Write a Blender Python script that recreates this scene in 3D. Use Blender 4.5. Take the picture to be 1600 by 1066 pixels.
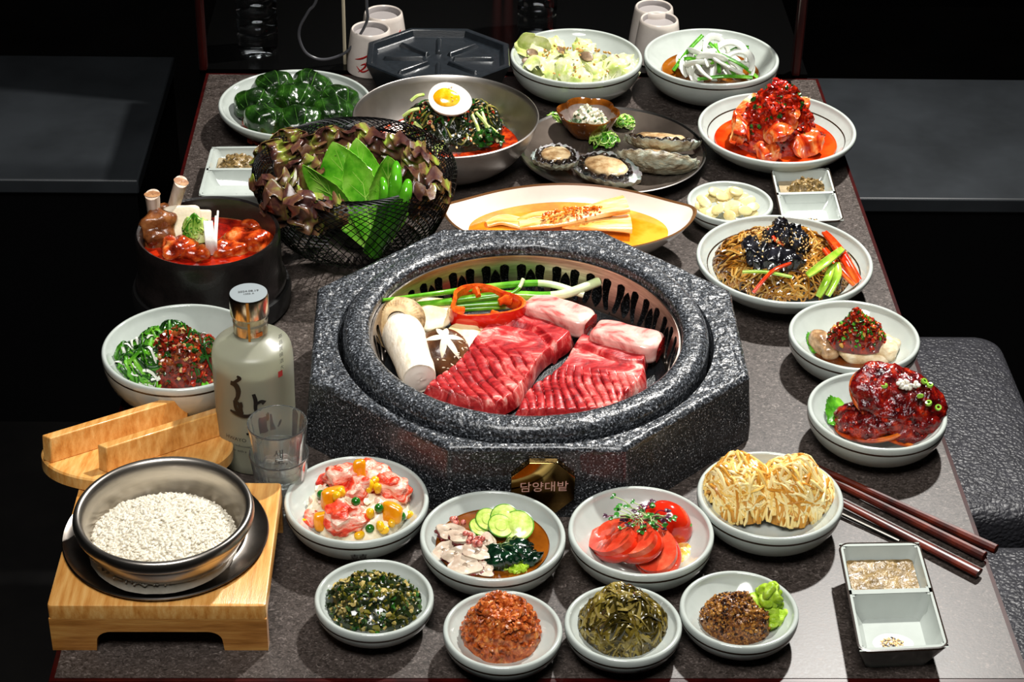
import bpy, bmesh, math, random
from mathutils import Vector, Matrix, Euler, noise
from math import sin, cos, pi, radians, sqrt, atan2, exp

for o in list(bpy.data.objects):
    bpy.data.objects.remove(o)
SC = bpy.context.scene
COL = SC.collection
rnd = random.Random(11)
U = rnd.uniform
T = 0.75            # table top height; all heights h below are measured from it

# ------------------------------------------------------------------ camera
F = 3050.0
PITCH, YAW, ROLL = 0.574175, 0.033227, 0.023366
CAM = Vector((-0.07118, -1.18176, T + 1.09471))
fw = Vector((sin(YAW)*cos(PITCH), cos(YAW)*cos(PITCH), -sin(PITCH)))
r0 = Vector((cos(YAW), -sin(YAW), 0)); u0 = r0.cross(fw)
rt = (r0*cos(ROLL) + u0*sin(ROLL)).normalized(); up = rt.cross(fw).normalized()
cd = bpy.data.cameras.new('camera'); cam = bpy.data.objects.new('camera', cd); COL.objects.link(cam)
cd.sensor_width = 36; cd.lens = F/1600*36; cd.clip_start = .05; cd.clip_end = 50
mw = Matrix((rt, up, -fw)).transposed().to_4x4(); mw.translation = CAM
cam.matrix_world = mw
SC.camera = cam

def W(px, py, h=0.0):
    """world point at height h above the table seen at photo pixel px,py"""
    d = fw*F + rt*(px-800) - up*(py-533)
    t = (T + h - CAM.z)/d.z
    return CAM + d*t
def PX(p):
    d = p - CAM; z = d.dot(fw)
    return 800 + F*d.dot(rt)/z, 533 - F*d.dot(up)/z
def S(py, h=0.0):
    """pixels per metre around photo row py"""
    return F/((W(800, py, h)-CAM).dot(fw))

# ------------------------------------------------------------------ light, world, exposure
wd = bpy.data.worlds.new('dark_room'); SC.world = wd; wd.use_nodes = True
wd.node_tree.nodes['Background'].inputs[0].default_value = (1.0, .97, .93, 1)
wd.node_tree.nodes['Background'].inputs[1].default_value = 0.004
SC.view_settings.view_transform = 'Standard'; SC.view_settings.look = 'None'
SC.view_settings.exposure = 0.0; SC.view_settings.gamma = 1.0; SC.view_settings.use_curve_mapping = False

def area(name, loc, target, size, power, col=(1, 1, 1), shape='DISK', spread=180):
    l = bpy.data.lights.new(name, 'AREA'); l.shape = shape; l.size = size; l.energy = power; l.color = col
    l.spread = radians(spread)
    o = bpy.data.objects.new(name, l); COL.objects.link(o); o.location = loc
    o.rotation_euler = (Vector(target)-Vector(loc)).to_track_quat('-Z', 'Y').to_euler()
    return o
area('key_lamp', (0.66, 1.45, T+1.70), (0.20, .6, T), .085, 26, (1, .97, .92), spread=100)
area('soft_lamp', (-0.15, -0.55, T+1.9), (0, .5, T), .9, 9, (1, .98, .95), spread=80)

# ------------------------------------------------------------------ materials
def lin(h):
    h = h.lstrip('#'); o = []
    for i in (0, 2, 4):
        c = int(h[i:i+2], 16)/255
        o.append(c/12.92 if c <= .04045 else ((c+.055)/1.055)**2.4)
    return (*o, 1)
_M = {}
def mat(name, cols, scale=20, rough=.4, bump=0, bscale=None, metal=0, coat=0, trans=0, ior=1.45, sss=0,
        stretch=None, detail=4, dist=0, lo=.35, hi=.65, spec=.5, aniso=0, voro=False, rvar=0, bdist=.002, wave=None, vb=0):
    if name in _M: return _M[name]
    m = bpy.data.materials.new(name); m.use_nodes = True; _M[name] = m
    nt = m.node_tree; b = nt.nodes['Principled BSDF']; L = nt.links.new
    b.inputs['Roughness'].default_value = rough; b.inputs['Metallic'].default_value = metal
    b.inputs['Coat Weight'].default_value = coat; b.inputs['Coat Roughness'].default_value = .08
    b.inputs['Transmission Weight'].default_value = trans; b.inputs['IOR'].default_value = ior
    b.inputs['Specular IOR Level'].default_value = spec; b.inputs['Anisotropic'].default_value = aniso
    if sss:
        b.inputs['Subsurface Weight'].default_value = sss; b.inputs['Subsurface Radius'].default_value = (.006, .003, .002)
        b.inputs['Subsurface Scale'].default_value = .6
    if isinstance(cols, str): cols = [cols]
    co = None
    if len(cols) > 1 or bump or rvar:
        tc = nt.nodes.new('ShaderNodeTexCoord'); mp = nt.nodes.new('ShaderNodeMapping')
        L(tc.outputs['Object'], mp.inputs['Vector'])
        if stretch: mp.inputs['Scale'].default_value = stretch
        co = mp.outputs['Vector']
    b.inputs['Base Color'].default_value = lin(cols[0])
    if len(cols) > 1:
        if voro:
            n = nt.nodes.new('ShaderNodeTexVoronoi'); fac = n.outputs['Distance']
        elif wave:
            n = nt.nodes.new('ShaderNodeTexWave'); fac = n.outputs['Fac']; n.inputs['Distortion'].default_value = wave
            n.inputs['Detail'].default_value = detail; n.inputs['Detail Scale'].default_value = 1.5
        else:
            n = nt.nodes.new('ShaderNodeTexNoise'); fac = n.outputs['Fac']
            n.inputs['Detail'].default_value = detail; n.inputs['Distortion'].default_value = dist; n.inputs['Roughness'].default_value = .6
        n.inputs['Scale'].default_value = scale
        L(co, n.inputs['Vector'])
        cr = nt.nodes.new('ShaderNodeValToRGB'); L(fac, cr.inputs[0]); L(cr.outputs[0], b.inputs['Base Color'])
        e = cr.color_ramp.elements
        for i, c in enumerate(cols):
            p = lo + (hi-lo)*i/(len(cols)-1)
            el = e[i] if i < 2 else e.new(p)
            el.position = p; el.color = lin(c)
        if rvar:
            rr = nt.nodes.new('ShaderNodeMapRange'); L(fac, rr.inputs[0])
            rr.inputs[3].default_value = max(.02, rough-rvar); rr.inputs[4].default_value = min(1, rough+rvar)
            L(rr.outputs[0], b.inputs['Roughness'])
    if bump:
        n = nt.nodes.new('ShaderNodeTexNoise'); n.inputs['Scale'].default_value = bscale or scale*2; n.inputs['Detail'].default_value = 3
        L(co, n.inputs['Vector'])
        if vb:
            vn = nt.nodes.new('ShaderNodeTexVoronoi'); vn.feature = 'SMOOTH_F1'; vn.inputs['Scale'].default_value = vb; vn.inputs['Smoothness'].default_value = .35
            wp = nt.nodes.new('ShaderNodeMix'); wp.data_type = 'VECTOR'; wp.inputs[0].default_value = .012; L(co, wp.inputs[4]); L(n.outputs['Color'], wp.inputs[5]); L(wp.outputs[1], vn.inputs['Vector'])
            mt_ = nt.nodes.new('ShaderNodeMath'); mt_.operation = 'MULTIPLY'; mt_.inputs[1].default_value = -1; L(vn.outputs['Distance'], mt_.inputs[0])
        bp = nt.nodes.new('ShaderNodeBump'); bp.inputs['Strength'].default_value = bump; bp.inputs['Distance'].default_value = bdist
        L(mt_.outputs[0] if vb else n.outputs['Fac'], bp.inputs['Height']); L(bp.outputs[0], b.inputs['Normal'])
    return m

# ------------------------------------------------------------------ objects
def tag(o, label=None, cat=None, group=None, kind=None):
    if label: o['label'] = label
    if cat: o['category'] = cat
    if group: o['group'] = group
    if kind: o['kind'] = kind
    return o
def thing(name, loc, label, cat, group=None):
    o = bpy.data.objects.new(name, None); COL.objects.link(o); o.location = loc; o.empty_display_size = .03
    return tag(o, label, cat, group)
def copy_tree(o, parent=None):
    c = o.copy(); COL.objects.link(c)
    if parent: c.parent = parent
    for ch in list(o.children): copy_tree(ch, c)
    return c
def wloc(o):
    p = Vector((0, 0, 0))
    while o: p = p + o.location; o = o.parent
    return p

def cr(pts, n=6, closed=False):
    """Catmull-Rom through points"""
    P = [Vector(p) for p in pts]
    if len(P) < 3 and not closed:
        return [P[0].lerp(P[-1], i/n) for i in range(n+1)]
    N = len(P); out = []
    for i in range(N if closed else N-1):
        g = (lambda k: P[k % N]) if closed else (lambda k: P[min(max(k, 0), N-1)])
        a, b, c, d = g(i-1), g(i), g(i+1), g(i+2)
        for j in range(n):
            t = j/n
            out.append(.5*((2*b)+(c-a)*t+(2*a-5*b+4*c-d)*t*t+(3*b-a-3*c+d)*t**3))
    if not closed: out.append(P[-1].copy())
    return out

_ICO = {}
def ico_t(sub):
    if sub not in _ICO:
        bm = bmesh.new(); bmesh.ops.create_icosphere(bm, subdivisions=sub, radius=1)
        _ICO[sub] = ([v.co.copy() for v in bm.verts], [tuple(v.index for v in f.verts) for f in bm.faces]); bm.free()
    return _ICO[sub]
def rrot(a=pi):
    return Euler((U(-a, a), U(-a, a), U(-pi, pi))).to_matrix()

_SEEN = set()
def clock(what, px, py, cx, cy, rx, ry, where):
    """a label that says where in its dish a piece lies: by the clock and by how near the rim"""
    x, y = (px-cx)/rx, (cy-py)/ry; r = sqrt(x*x+y*y); a = (90-math.degrees(atan2(y, x))) % 360
    names = ['twelve', 'one', 'two', 'three', 'four', 'five', 'six', 'seven', 'eight', 'nine', 'ten', 'eleven']
    ring = 'near the rim' if r > .66 else ('halfway out' if r > .33 else 'near the middle')
    for d in (0, 15, -15, 30, -30, 45, -45):
        q = ((a+d) % 360)/30; h = int(q+.25) % 12; half = abs((q % 1)-.5) < .25
        l = '%s %s at %s of %s' % (what, ring, 'half past '+names[int(q) % 12] if half else names[h]+" o'clock", where)
        if l not in _SEEN: break
    _SEEN.add(l); return l

class G:
    def __init__(s): s.v = []; s.f = []; s.m = []
    def add(s, vs, fs, m=0):
        k = len(s.v); s.v += vs
        s.f += [tuple(i+k for i in f) for f in fs]
        s.m += m if isinstance(m, list) else [m]*len(fs)
    def lathe(s, prof, c=(0, 0, 0), seg=64, ms=None, rf=None, m=0):
        c = Vector(c); vs = []; fs = []; mm = []; n = len(prof); idx = []
        for i, q_ in enumerate(prof):
            r, z = q_[0], q_[1]
            if r < 1e-6:
                idx.append([len(vs)]*seg); vs.append(c+Vector((0, 0, z)))
            else:
                row = []
                for k in range(seg):
                    a = 2*pi*k/seg; q = r*(rf(a, i) if rf else 1)
                    row.append(len(vs)); vs.append(c+Vector((q*cos(a), q*sin(a), z)))
                idx.append(row)
        for i in range(n-1):
            A, B = idx[i], idx[i+1]
            for k in range(seg):
                l = (k+1) % seg
                f = []
                for q in (A[k], A[l], B[l], B[k]):
                    if q not in f: f.append(q)
                if len(f) > 2: fs.append(tuple(f)); mm.append(ms[i] if ms else m)
        s.add(vs, fs, mm)
    def tube(s, pts, r, seg=6, m=0, flat=1.0, cap=True, updir=None):
        P = [Vector(p) for p in pts]; n = len(P)
        R = r if isinstance(r, (list, tuple)) else [r]*n
        vs = []; fs = []; a = None
        for i in range(n):
            t = (P[min(i+1, n-1)]-P[max(i-1, 0)])
            t = t.normalized() if t.length > 1e-9 else Vector((0, 0, 1))
            if a is None:
                q = updir or (Vector((0, 0, 1)) if abs(t.z) < .9 else Vector((1, 0, 0)))
                a = (q-t*q.dot(t)).normalized()
            else:
                a = (a-t*a.dot(t))
                a = a.normalized() if a.length > 1e-9 else t.orthogonal().normalized()
            b = t.cross(a)
            for k in range(seg):
                w = 2*pi*k/seg
                vs.append(P[i]+(b*cos(w)+a*sin(w)*flat)*R[i])
        for i in range(n-1):
            for k in range(seg):
                l = (k+1) % seg
                fs.append((i*seg+k, i*seg+l, (i+1)*seg+l, (i+1)*seg+k))
        if cap:
            fs.append(tuple(range(seg-1, -1, -1))); fs.append(tuple((n-1)*seg+k for k in range(seg)))
        s.add(vs, fs, m)
    def surf(s, fn, nu, nv, th=0, m=0, cu=False, mb=None):
        """grid surface fn(u,v); th>0 gives it a second skin and closed rim"""
        nn = nu if cu else nu+1
        P = [[fn(i/nu, j/nv) for i in range(nn)] for j in range(nv+1)]
        vs = [p for row in P for p in row]; fs = []
        I = lambda i, j: j*nn+(i % nn)
        for j in range(nv):
            for i in range(nu): fs.append((I(i, j), I(i+1, j), I(i+1, j+1), I(i, j+1)))
        if not th: s.add(vs, fs, m); return
        k = len(vs); bk = []
        for j in range(nv+1):
            for i in range(nn):
                du = P[j][(i+1) % nn if cu else min(i+1, nn-1)]-P[j][(i-1) % nn if cu else max(i-1, 0)]
                dv = P[min(j+1, nv)][i]-P[max(j-1, 0)][i]
                nrm = du.cross(dv)
                nrm = nrm.normalized() if nrm.length > 1e-14 else Vector((0, 0, 1))
                bk.append(P[j][i]-nrm*th)
        mm = [m]*len(fs); f2 = [tuple(x+k for x in reversed(f)) for f in fs]; mm += [m if mb is None else mb]*len(f2)
        ed = []
        for i in range(nu):
            ed += [(I(i+1, 0), I(i, 0), I(i, 0)+k, I(i+1, 0)+k), (I(i, nv), I(i+1, nv), I(i+1, nv)+k, I(i, nv)+k)]
        if not cu:
            for j in range(nv):
                ed += [(I(0, j), I(0, j+1), I(0, j+1)+k, I(0, j)+k), (I(nu, j+1), I(nu, j), I(nu, j)+k, I(nu, j+1)+k)]
        s.add(vs+bk, fs+f2+ed, mm+[m]*len(ed))
    def ribbon(s, pts, w, th=.001, upv=(0, 0, 1), m=0, camber=0):
        P = [Vector(p) for p in pts]; n = len(P); upv = Vector(upv)
        Wd = w if isinstance(w, (list, tuple)) else [w]*n
        fr = []
        for i in range(n):
            t = (P[min(i+1, n-1)]-P[max(i-1, 0)]).normalized()
            b = t.cross(upv); b = b.normalized() if b.length > 1e-6 else t.orthogonal().normalized()
            fr.append((P[i], b, b.cross(t), Wd[i]))
        def fn(u, v):
            p, b, q, ww = fr[min(int(v*(n-1)+.5), n-1)]
            x = u*2-1
            return p+b*(x*ww*.5)+q*(camber*ww*x*x)
        s.surf(fn, 4 if camber else 2, n-1, th, m)
    def ico(s, c, r, sub=2, amp=0, ns=60, rot=None, p=2, m=0, seed=None):
        vs, fs = ico_t(sub); c = Vector(c)
        r = Vector((r, r, r)) if isinstance(r, (int, float)) else Vector(r)
        sd = Vector((U(0, 50), U(0, 50), U(0, 50))) if seed is None else Vector((seed, seed*2.1, 3.3))
        rm = (r.x+r.y+r.z)/3; out = []
        for v in vs:
            d = v
            if p != 2:
                q = (abs(v.x)**p+abs(v.y)**p+abs(v.z)**p)**(1/p); d = v/q
            o = Vector((d.x*r.x, d.y*r.y, d.z*r.z))
            if amp:
                k = noise.noise(o*ns+sd)
                o = o+v*(amp*rm*k)
            out.append(c+(rot @ o if rot else o))
        s.add(out, fs, m)
    def poly(s, pts, z0, z1, m=0, bev=0):
        """vertical prism of a convex-ish outline"""
        n = len(pts); c = sum((Vector((p[0], p[1])) for p in pts), Vector((0, 0)))/n
        def ins(p, d):
            q = Vector((p[0], p[1])); e = c-q; return q+e.normalized()*d
        rings = [(z0, 0)] + ([(z1-bev, 0), (z1-bev*.3, bev*.3), (z1, bev)] if bev else [(z1, 0)])
        vs = []
        for z, d in rings:
            for p in pts:
                q = ins(p, d); vs.append(Vector((q.x, q.y, z)))
        fs = []
        for i in range(len(rings)-1):
            for k in range(n):
                l = (k+1) % n
                fs.append((i*n+k, i*n+l, (i+1)*n+l, (i+1)*n+k))
        fs.append(tuple(range(n-1, -1, -1))); fs.append(tuple((len(rings)-1)*n+k for k in range(n)))
        s.add(vs, fs, m)
    def box(s, c, d, rot=None, m=0):
        c = Vector(c); x, y, z = (q/2 for q in d)
        vs = [Vector(p) for p in ((-x, -y, -z), (x, -y, -z), (x, y, -z), (-x, y, -z), (-x, -y, z), (x, -y, z), (x, y, z), (-x, y, z))]
        vs = [c+(rot @ v if rot else v) for v in vs]
        s.add(vs, [(3, 2, 1, 0), (4, 5, 6, 7), (0, 1, 5, 4), (1, 2, 6, 5), (2, 3, 7, 6), (3, 0, 4, 7)], m)
    def build(s, name, mats, parent=None, label=None, cat=None, group=None, kind=None, angle=40, org=None, flatsh=False):
        if not isinstance(mats, (list, tuple)): mats = [mats]
        if org is None:
            xs = [v.x for v in s.v]; ys = [v.y for v in s.v]; zs = [v.z for v in s.v]
            org = Vector(((min(xs)+max(xs))/2, (min(ys)+max(ys))/2, min(zs)))
        org = Vector(org)
        me = bpy.data.meshes.new(name); me.from_pydata([v-org for v in s.v], [], s.f)
        for q in mats: me.materials.append(q)
        me.polygons.foreach_set('material_index', s.m)
        me.polygons.foreach_set('use_smooth', [not flatsh]*len(s.f))
        if not flatsh: me.set_sharp_from_angle(angle=radians(angle))
        me.update()
        o = bpy.data.objects.new(name, me); COL.objects.link(o)
        if parent is None: o.location = org
        else:
            o.parent = parent; o.location = org-wloc(parent)
        return tag(o, label, cat, group, kind)

def bevel(o, w, seg=2):
    m = o.modifiers.new('bevel', 'BEVEL'); m.width = w; m.segments = seg; m.limit_method = 'ANGLE'; m.angle_limit = radians(40)
    return o

def textmesh(body, size):
    cu = bpy.data.curves.new('lettering', 'FONT'); cu.body = body; cu.size = size; cu.align_x = 'CENTER'; cu.align_y = 'CENTER'
    cu.resolution_u = 3
    o = bpy.data.objects.new('lettering', cu); COL.objects.link(o)
    dg = bpy.context.evaluated_depsgraph_get(); dg.update()
    me = o.evaluated_get(dg).to_mesh()
    vs = [v.co.copy() for v in me.vertices]; fs = [tuple(p.vertices) for p in me.polygons]
    o.evaluated_get(dg).to_mesh_clear(); bpy.data.objects.remove(o); bpy.data.curves.remove(cu)
    return vs, fs

class Dome:
    """a mound: centre c, radii, height; pt gives points on it"""
    def __init__(s, c, rx, ry, hh, rough=.12, pw=.7, rot=0):
        s.c = Vector(c); s.rx, s.ry, s.hh, s.rough, s.pw = rx, ry, hh, rough, pw
        s.sd = U(0, 99); s.cr, s.sr = cos(rot), sin(rot)
    def pt(s, x, y, lift=0):
        rho = min(1, x*x+y*y)
        k = 1+s.rough*noise.noise(Vector((x*2.2, y*2.2, s.sd)))*2
        a, b = x*s.rx, y*s.ry
        return s.c+Vector((a*s.cr-b*s.sr, a*s.sr+b*s.cr, s.hh*(1-rho)**s.pw*k+lift))
    def body(s, g, n=28, m=0, amp=.0, ns=200, shrink=1.0):
        def fn(u, v):
            a = 2*pi*u; r = v
            p = s.pt(r*cos(a)*shrink, r*sin(a)*shrink)
            if amp: p = p+Vector((noise.noise(p*ns), noise.noise(p*ns+Vector((9, 9, 9))), noise.noise(p*ns+Vector((5, 1, 7)))))*amp*(1 if v > .02 else 0)
            if v > .999: p.z = s.c.z-.002
            return p
        g.surf(fn, n*2, n, cu=True, m=m)
    def rand(s, rmax=1):
        r = sqrt(U(0, 1))*rmax; a = U(0, 2*pi)
        return r*cos(a), r*sin(a)
    def bits(s, g, n, size, ms, lift=0, rmax=.97, asp=(.6, 1.6), sub=1, amp=.5, flat=1):
        for i in range(n):
            x, y = s.rand(rmax)
            z = size*U(.6, 1.3)
            g.ico(s.pt(x, y, lift+U(-.3, .5)*size), (z*U(*asp), z*U(*asp), z*U(*asp)*flat), sub, amp, .8/size, rrot(), m=rnd.choice(ms))
    def strands(s, g, n, length, rad, ms, steps=16, seg=5, curl=2.0, lift=(0, .004), flat=1, wob=.0015, rmax=.95, heading=None, hvar=pi):
        for i in range(n):
            x, y = s.rand(rmax); h = U(0, 2*pi) if heading is None else heading+U(-hvar, hvar)
            k = U(-curl, curl); st = length*U(.6, 1.2)/steps; L = U(*lift); pts = []; ph = U(0, 9)
            for j in range(steps+1):
                pts.append(s.pt(x, y, L+wob*sin(ph+j*.8)))
                h += k/steps+U(-.1, .1)
                nx, ny = x+cos(h)*st/s.rx, y+sin(h)*st/s.ry
                if nx*nx+ny*ny > rmax*rmax: h += .7*(1 if k > 0 else -1); nx, ny = x+cos(h)*st/s.rx*.5, y+sin(h)*st/s.ry*.5
                q = sqrt(nx*nx+ny*ny)
                if q > 1: nx, ny = nx/q, ny/q
                x, y = nx, ny
            rr = rad*U(.8, 1.2)
            g.tube(pts, [rr*(.55 if j in (0, steps) else 1) for j in range(steps+1)], seg, rnd.choice(ms), flat)

def fillmound(name, dome, mats, label, cat, n=0, size=.003, ms=(0,), kind='stuff', amp=.002, group=None, ns=200, sub=1, parent=None, **kw):
    g = G(); dome.body(g, m=0, amp=amp, ns=ns)
    if n: dome.bits(g, n, size, list(ms), sub=sub, **kw)
    return g.build(name, mats, parent, label, cat, group, kind)
def V(px, py, Y):
    d = fw*F + rt*(px-800) - up*(py-533); t = (Y-CAM.y)/d.y
    return CAM + d*t
# ------------------------------------------------------------------ room shell
m_floor = mat('floor_dark', ['#0b0a0a', '#161413'], 6, .5, .1)
m_wall = mat('wall_black', ['#060606', '#0b0a0a'], 4, .35)
g = G(); g.box((0, 1, -.02), (7, 8, .04)); g.build('floor', m_floor, kind='structure')
g = G(); g.box((0, 3.2, 1.4), (7, .1, 2.8)); g.build('wall_back', m_wall, kind='structure')
g = G(); g.box((-3.5, 1, 1.4), (.1, 8, 2.8)); g.build('wall_left', m_wall, kind='structure')
g = G(); g.box((3.5, 1, 1.4), (.1, 8, 2.8)); g.build('wall_right', m_wall, kind='structure')

# ------------------------------------------------------------------ table
m_top = mat('slate_laminate', ['#1e1a17', '#37302c', '#4b433f', '#7d736d'], 250, .38, .06, 480, detail=8, dist=1.6, lo=.33, hi=.72, stretch=(.9, 1.15, 1), rvar=.09, spec=.42, bdist=.0006)
m_red = mat('red_lacquer', ['#220405', '#360705'], 30, .3, spec=.25)
m_dark = mat('dark_metal', '#0c0c0d', rough=.45, metal=.4)
tw, td = .40, 1.148
tbl = thing('dining_table', (0, td/2, 0), 'dark slate-topped dining table with thin red lacquer edging under all the dishes', 'table')
g = G(); g.box((0, td/2, T-.016), (2*tw-.008, td-.008, .032)); g.build('tabletop', m_top, tbl)
g = G(); 
for c, d in (((0, .002, T-.017), (2*tw, .004, .033)), ((0, td-.002, T-.017), (2*tw, .004, .033))):
    g.box(c, d)
for sx in (-1, 1): g.box((sx*(tw-.002), td/2, T-.017), (.004, td-.008, .033))
g.build('edge_trim', m_red, tbl)
for sx in (-1, 1):
    for y in (.08, td-.08):
        g = G(); g.box((sx*.34, y, (T-.034)/2), (.05, .05, T-.034)); bevel(g.build('leg', m_dark, tbl), .004)

# ------------------------------------------------------------------ behind the table: ledge, posts, panels
m_blk = mat('black_panel', '#050505', rough=.18, spec=.35)
m_post = mat('red_wood', ['#170202', '#280503', '#3a0a06'], 12, .35, .15, 60, stretch=(6, 6, .6), coat=.3)
g = G(); g.box((-.012, 1.40, T-.03), (.80, .48, .06)); g.box((-.012, 1.40, (T-.06)/2), (.78, .44, T-.06))
ledge = g.build('trim_1', m_blk, kind='structure')
g = G(); g.box((-.012, 1.66, .9), (.80, .03, 1.8)); g.build('trim_2', m_blk, kind='structure')
def post(px, Y, w, py=100):
    p = V(px, py, Y); g = G(); g.box((p.x, Y, 1.25), (w, .018, 1.0)); return bevel(g.build('trim_3', m_post, kind='structure'), .002)
post(318, 1.162, .010); post(1244, 1.162, .011); m_post = mat('red_wood_lit', ['#5a0c06', '#7d140a', '#96200f'], 12, .35, .15, 60, stretch=(6, 6, .6), coat=.3); post(776, 1.44, .012, 60); post(793, 1.44, .012, 60)  # centre posts: same wood, brighter colour stands in for light on them
m_chr = mat('pale_rod_paint', '#b3a88f', rough=.4)
g = G(); p = V(539, 100, 1.18); g.tube([(p.x, 1.18, T), (p.x, 1.18, T+.5)], .0022, 8)
g.build('metal_rod', m_chr, label='thin pale metal rod standing upright behind the cabbage roll plate', cat='rod')
# cable loop
m_cab = mat('cable_rubber', '#4a4a4e', rough=.25, spec=.8)
pts = [V(x, y, 1.152) for x, y in ((530, -700), (506, -120), (496, -8), (482, 18), (469, 42), (468, 62), (480, 84), (506, 93), (540, 82), (562, 55), (574, 30), (573, 5), (569, -120), (548, -700))]
g = G(); g.tube(cr(pts, 8), .0019, 8); g.build('hanging_cable', m_cab, label='black cable hanging in a loop above the dark ledge', cat='cable')

# upturned tea cups
m_cup = mat('cup_porcelain', ['#d9cfc6', '#c9beb4'], 30, .3, coat=.3)
m_cupin = mat('cup_foot', '#8d8785', rough=.5)
m_cred = mat('cup_red_paint', '#a01414', rough=.4)
def cup(px, py, Y, label, strokes):
    p = W(px, py, 0); Y = p.y; h = .058; z = T
    c = Vector((p.x, Y, z))
    prof = [(0, .003), (.0285, .003), (.0300, 0), (.0315, .0015), (.0312, .010), (.0298, .024), (.0278, .040), (.0262, .0515), (.0252, .0565), (.0238, .058), (.0222, .0565), (.0212, .050), (0, .0495)]
    g = G(); g.lathe(prof, c, 48, ms=[0]*10+[1, 1])
    o = g.build('tea_cup', [m_cup, m_cupin], label=label, cat='cup', group='upturned tea cups behind the table')
    if strokes:
        g = G()
        for st in strokes:
            pts = []
            for a, zz in cr([(a, zz, 0) for a, zz in st], 8) and [(q.x, q.y) for q in cr([(a, zz, 0) for a, zz in st], 8)]:
                zz *= .8; r = .0318-.0055*(zz/.056)
                pts.append(c+Vector((r*cos(a), r*sin(a), zz)))
            n = len(pts)
            for i in range(n-1): pass
            g.tube(pts, [.0003+.0011*sin(pi*(i+.3)/(n+.3)) for i in range(n)], 6)
        g.build('red_brush_mark', m_cred, o)
bs = [[(-2.3, .030), (-1.9, .035), (-1.5, .044)], [(-2.2, .020), (-1.9, .012), (-1.5, .020)], [(-2.0, .022), (-1.75, .026), (-1.4, .024)], [(-2.1, .010), (-1.8, .020), (-1.7, .03)]]
def Vz(px, py, h):  # helper: depth of a ledge point seen at this pixel
    return W(px, py, h).y
cup(580, 108, 1.185, 'upturned white tea cup with red brush marks nearest the black octagonal griddle', bs)
cup(600, 82, 1.29, 'upturned white tea cup half hidden behind the red-marked cup on the left', [[(-1.2, .03), (-.9, .04), (-.6, .05)]])
cup(1026, 92, 1.25, 'upturned white tea cup between the two large salad bowls at the back', [[(-2.2, .008), (-1.9, .012), (-1.6, .018)]])
cup(1018, 72, 1.355, 'upturned white tea cup furthest back behind the large salad bowls', None)
# water bottles
m_pet = mat('clear_plastic', '#dfe6ea', rough=.03, trans=1, ior=1.3)
m_wat = mat('water', '#ffffff', rough=0, trans=1, ior=1.33)
def pet(px, py, Y, label):
    p = V(px, py, Y); c = Vector((p.x, Y, T)); prof = [(0, .006), (.018, .003), (.0245, 0), (.0262, .006)]
    z = .012
    for i in range(6):
        prof += [(.0270, z), (.0272, z+.009), (.0268, z+.015), (.0252, z+.018), (.0268, z+.021)]; z += .024
    prof += [(.027, z), (.024, z+.022), (.014, z+.04), (.0125, z+.046), (.0125, z+.062), (0, z+.062)]
    g = G(); g.lathe(prof, c, 40); o = g.build('water_bottle', m_pet, label=label, cat='bottle')
    g = G(); g.lathe([(.0135, z+.05), (.0148, z+.051), (.0148, z+.066), (.0135, z+.068), (0, z+.068)], c, 32)
    g.build('bottle_cap', mat('white_cap', '#bfc4c4', rough=.4), o)
pet(405, 100, 1.22, 'clear ribbed plastic water bottle in the dark behind the cabbage roll plate')
pet(838, 60, 1.29, 'clear ribbed plastic water bottle behind the white salad bowl')

# ------------------------------------------------------------------ seats right and left
m_lea = mat('pebbled_leather', ['#2b2b2f', '#333338'], 60, .45, .55, 60, bdist=.004, spec=.5, vb=215)
m_leas = mat('smooth_leather', ['#2c2f32', '#3a3e42'], 5, .42, .05, 30)
m_lac = mat('black_lacquer', '#0a0a0b', rough=.25, spec=.4)
def rrect(x0, x1, y0, y1, r, n=8):
    o = []
    for cx, cy, a in ((x1-r, y1-r, 0), (x0+r, y1-r, pi/2), (x0+r, y0+r, pi), (x1-r, y0+r, 1.5*pi)):
        for i in range(n+1): o.append((cx+r*cos(a+pi/2*i/n), cy+r*sin(a+pi/2*i/n)))
    return o
def stool(y0, y1, label, x0=.375, x1=.652):
    t = thing('bench_stool', ((x0+x1)/2, (y0+y1)/2, 0), label, 'stool', 'leather stools on the right side')
    zt = .45
    g = G(); ol = rrect(x0, x1, y0, y1, .035)
    vs = []; fs = []; n = len(ol); cx, cy = (x0+x1)/2, (y0+y1)/2
    rings = [(-.085, .004), (-.08, .0), (-.02, .0), (-.009, .003), (-.002, .010), (.001, .022)]
    for dz, ins in rings:
        for x, y in ol:
            d = Vector((cx-x, cy-y)); l = d.length; d = d/l*ins
            vs.append(Vector((x+d.x, y+d.y, zt+dz)))
    k = len(vs)
    for q in (.6, .3):
        for x, y in ol: vs.append(Vector((cx+(x-cx)*q, cy+(y-cy)*q, zt+.004)))
    nr = len(rings)+2
    for i in range(nr-1):
        for j in range(n): fs.append((i*n+j, i*n+(j+1) % n, (i+1)*n+(j+1) % n, (i+1)*n+j))
    vs.append(Vector((cx, cy, zt+.005)))
    for j in range(n): fs.append(((nr-1)*n+j, (nr-1)*n+(j+1) % n, len(vs)-1))
    fs.append(tuple(range(n-1, -1, -1)))
    g.add(vs, fs); g.build('cushion', m_lea, t)
    g = G(); g.poly(rrect(x0+.006, x1-.006, y0+.006, y1-.006, .03), .04, zt-.085); g.build('seat_box', m_lac, t)
    for sx in (x0+.04, x1-.04):
        for sy in (y0+.04, y1-.04):
            g = G(); g.lathe([(0, 0), (.012, 0), (.015, .04), (0, .04)], (sx, sy, 0), 16); g.build('foot', m_dark, t)
stool(.605, 1.0, 'pebbled charcoal leather stool beside the crab and fish bowls')
stool(.15, .556, 'pebbled charcoal leather stool beside the chopsticks, nearest the camera')
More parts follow.
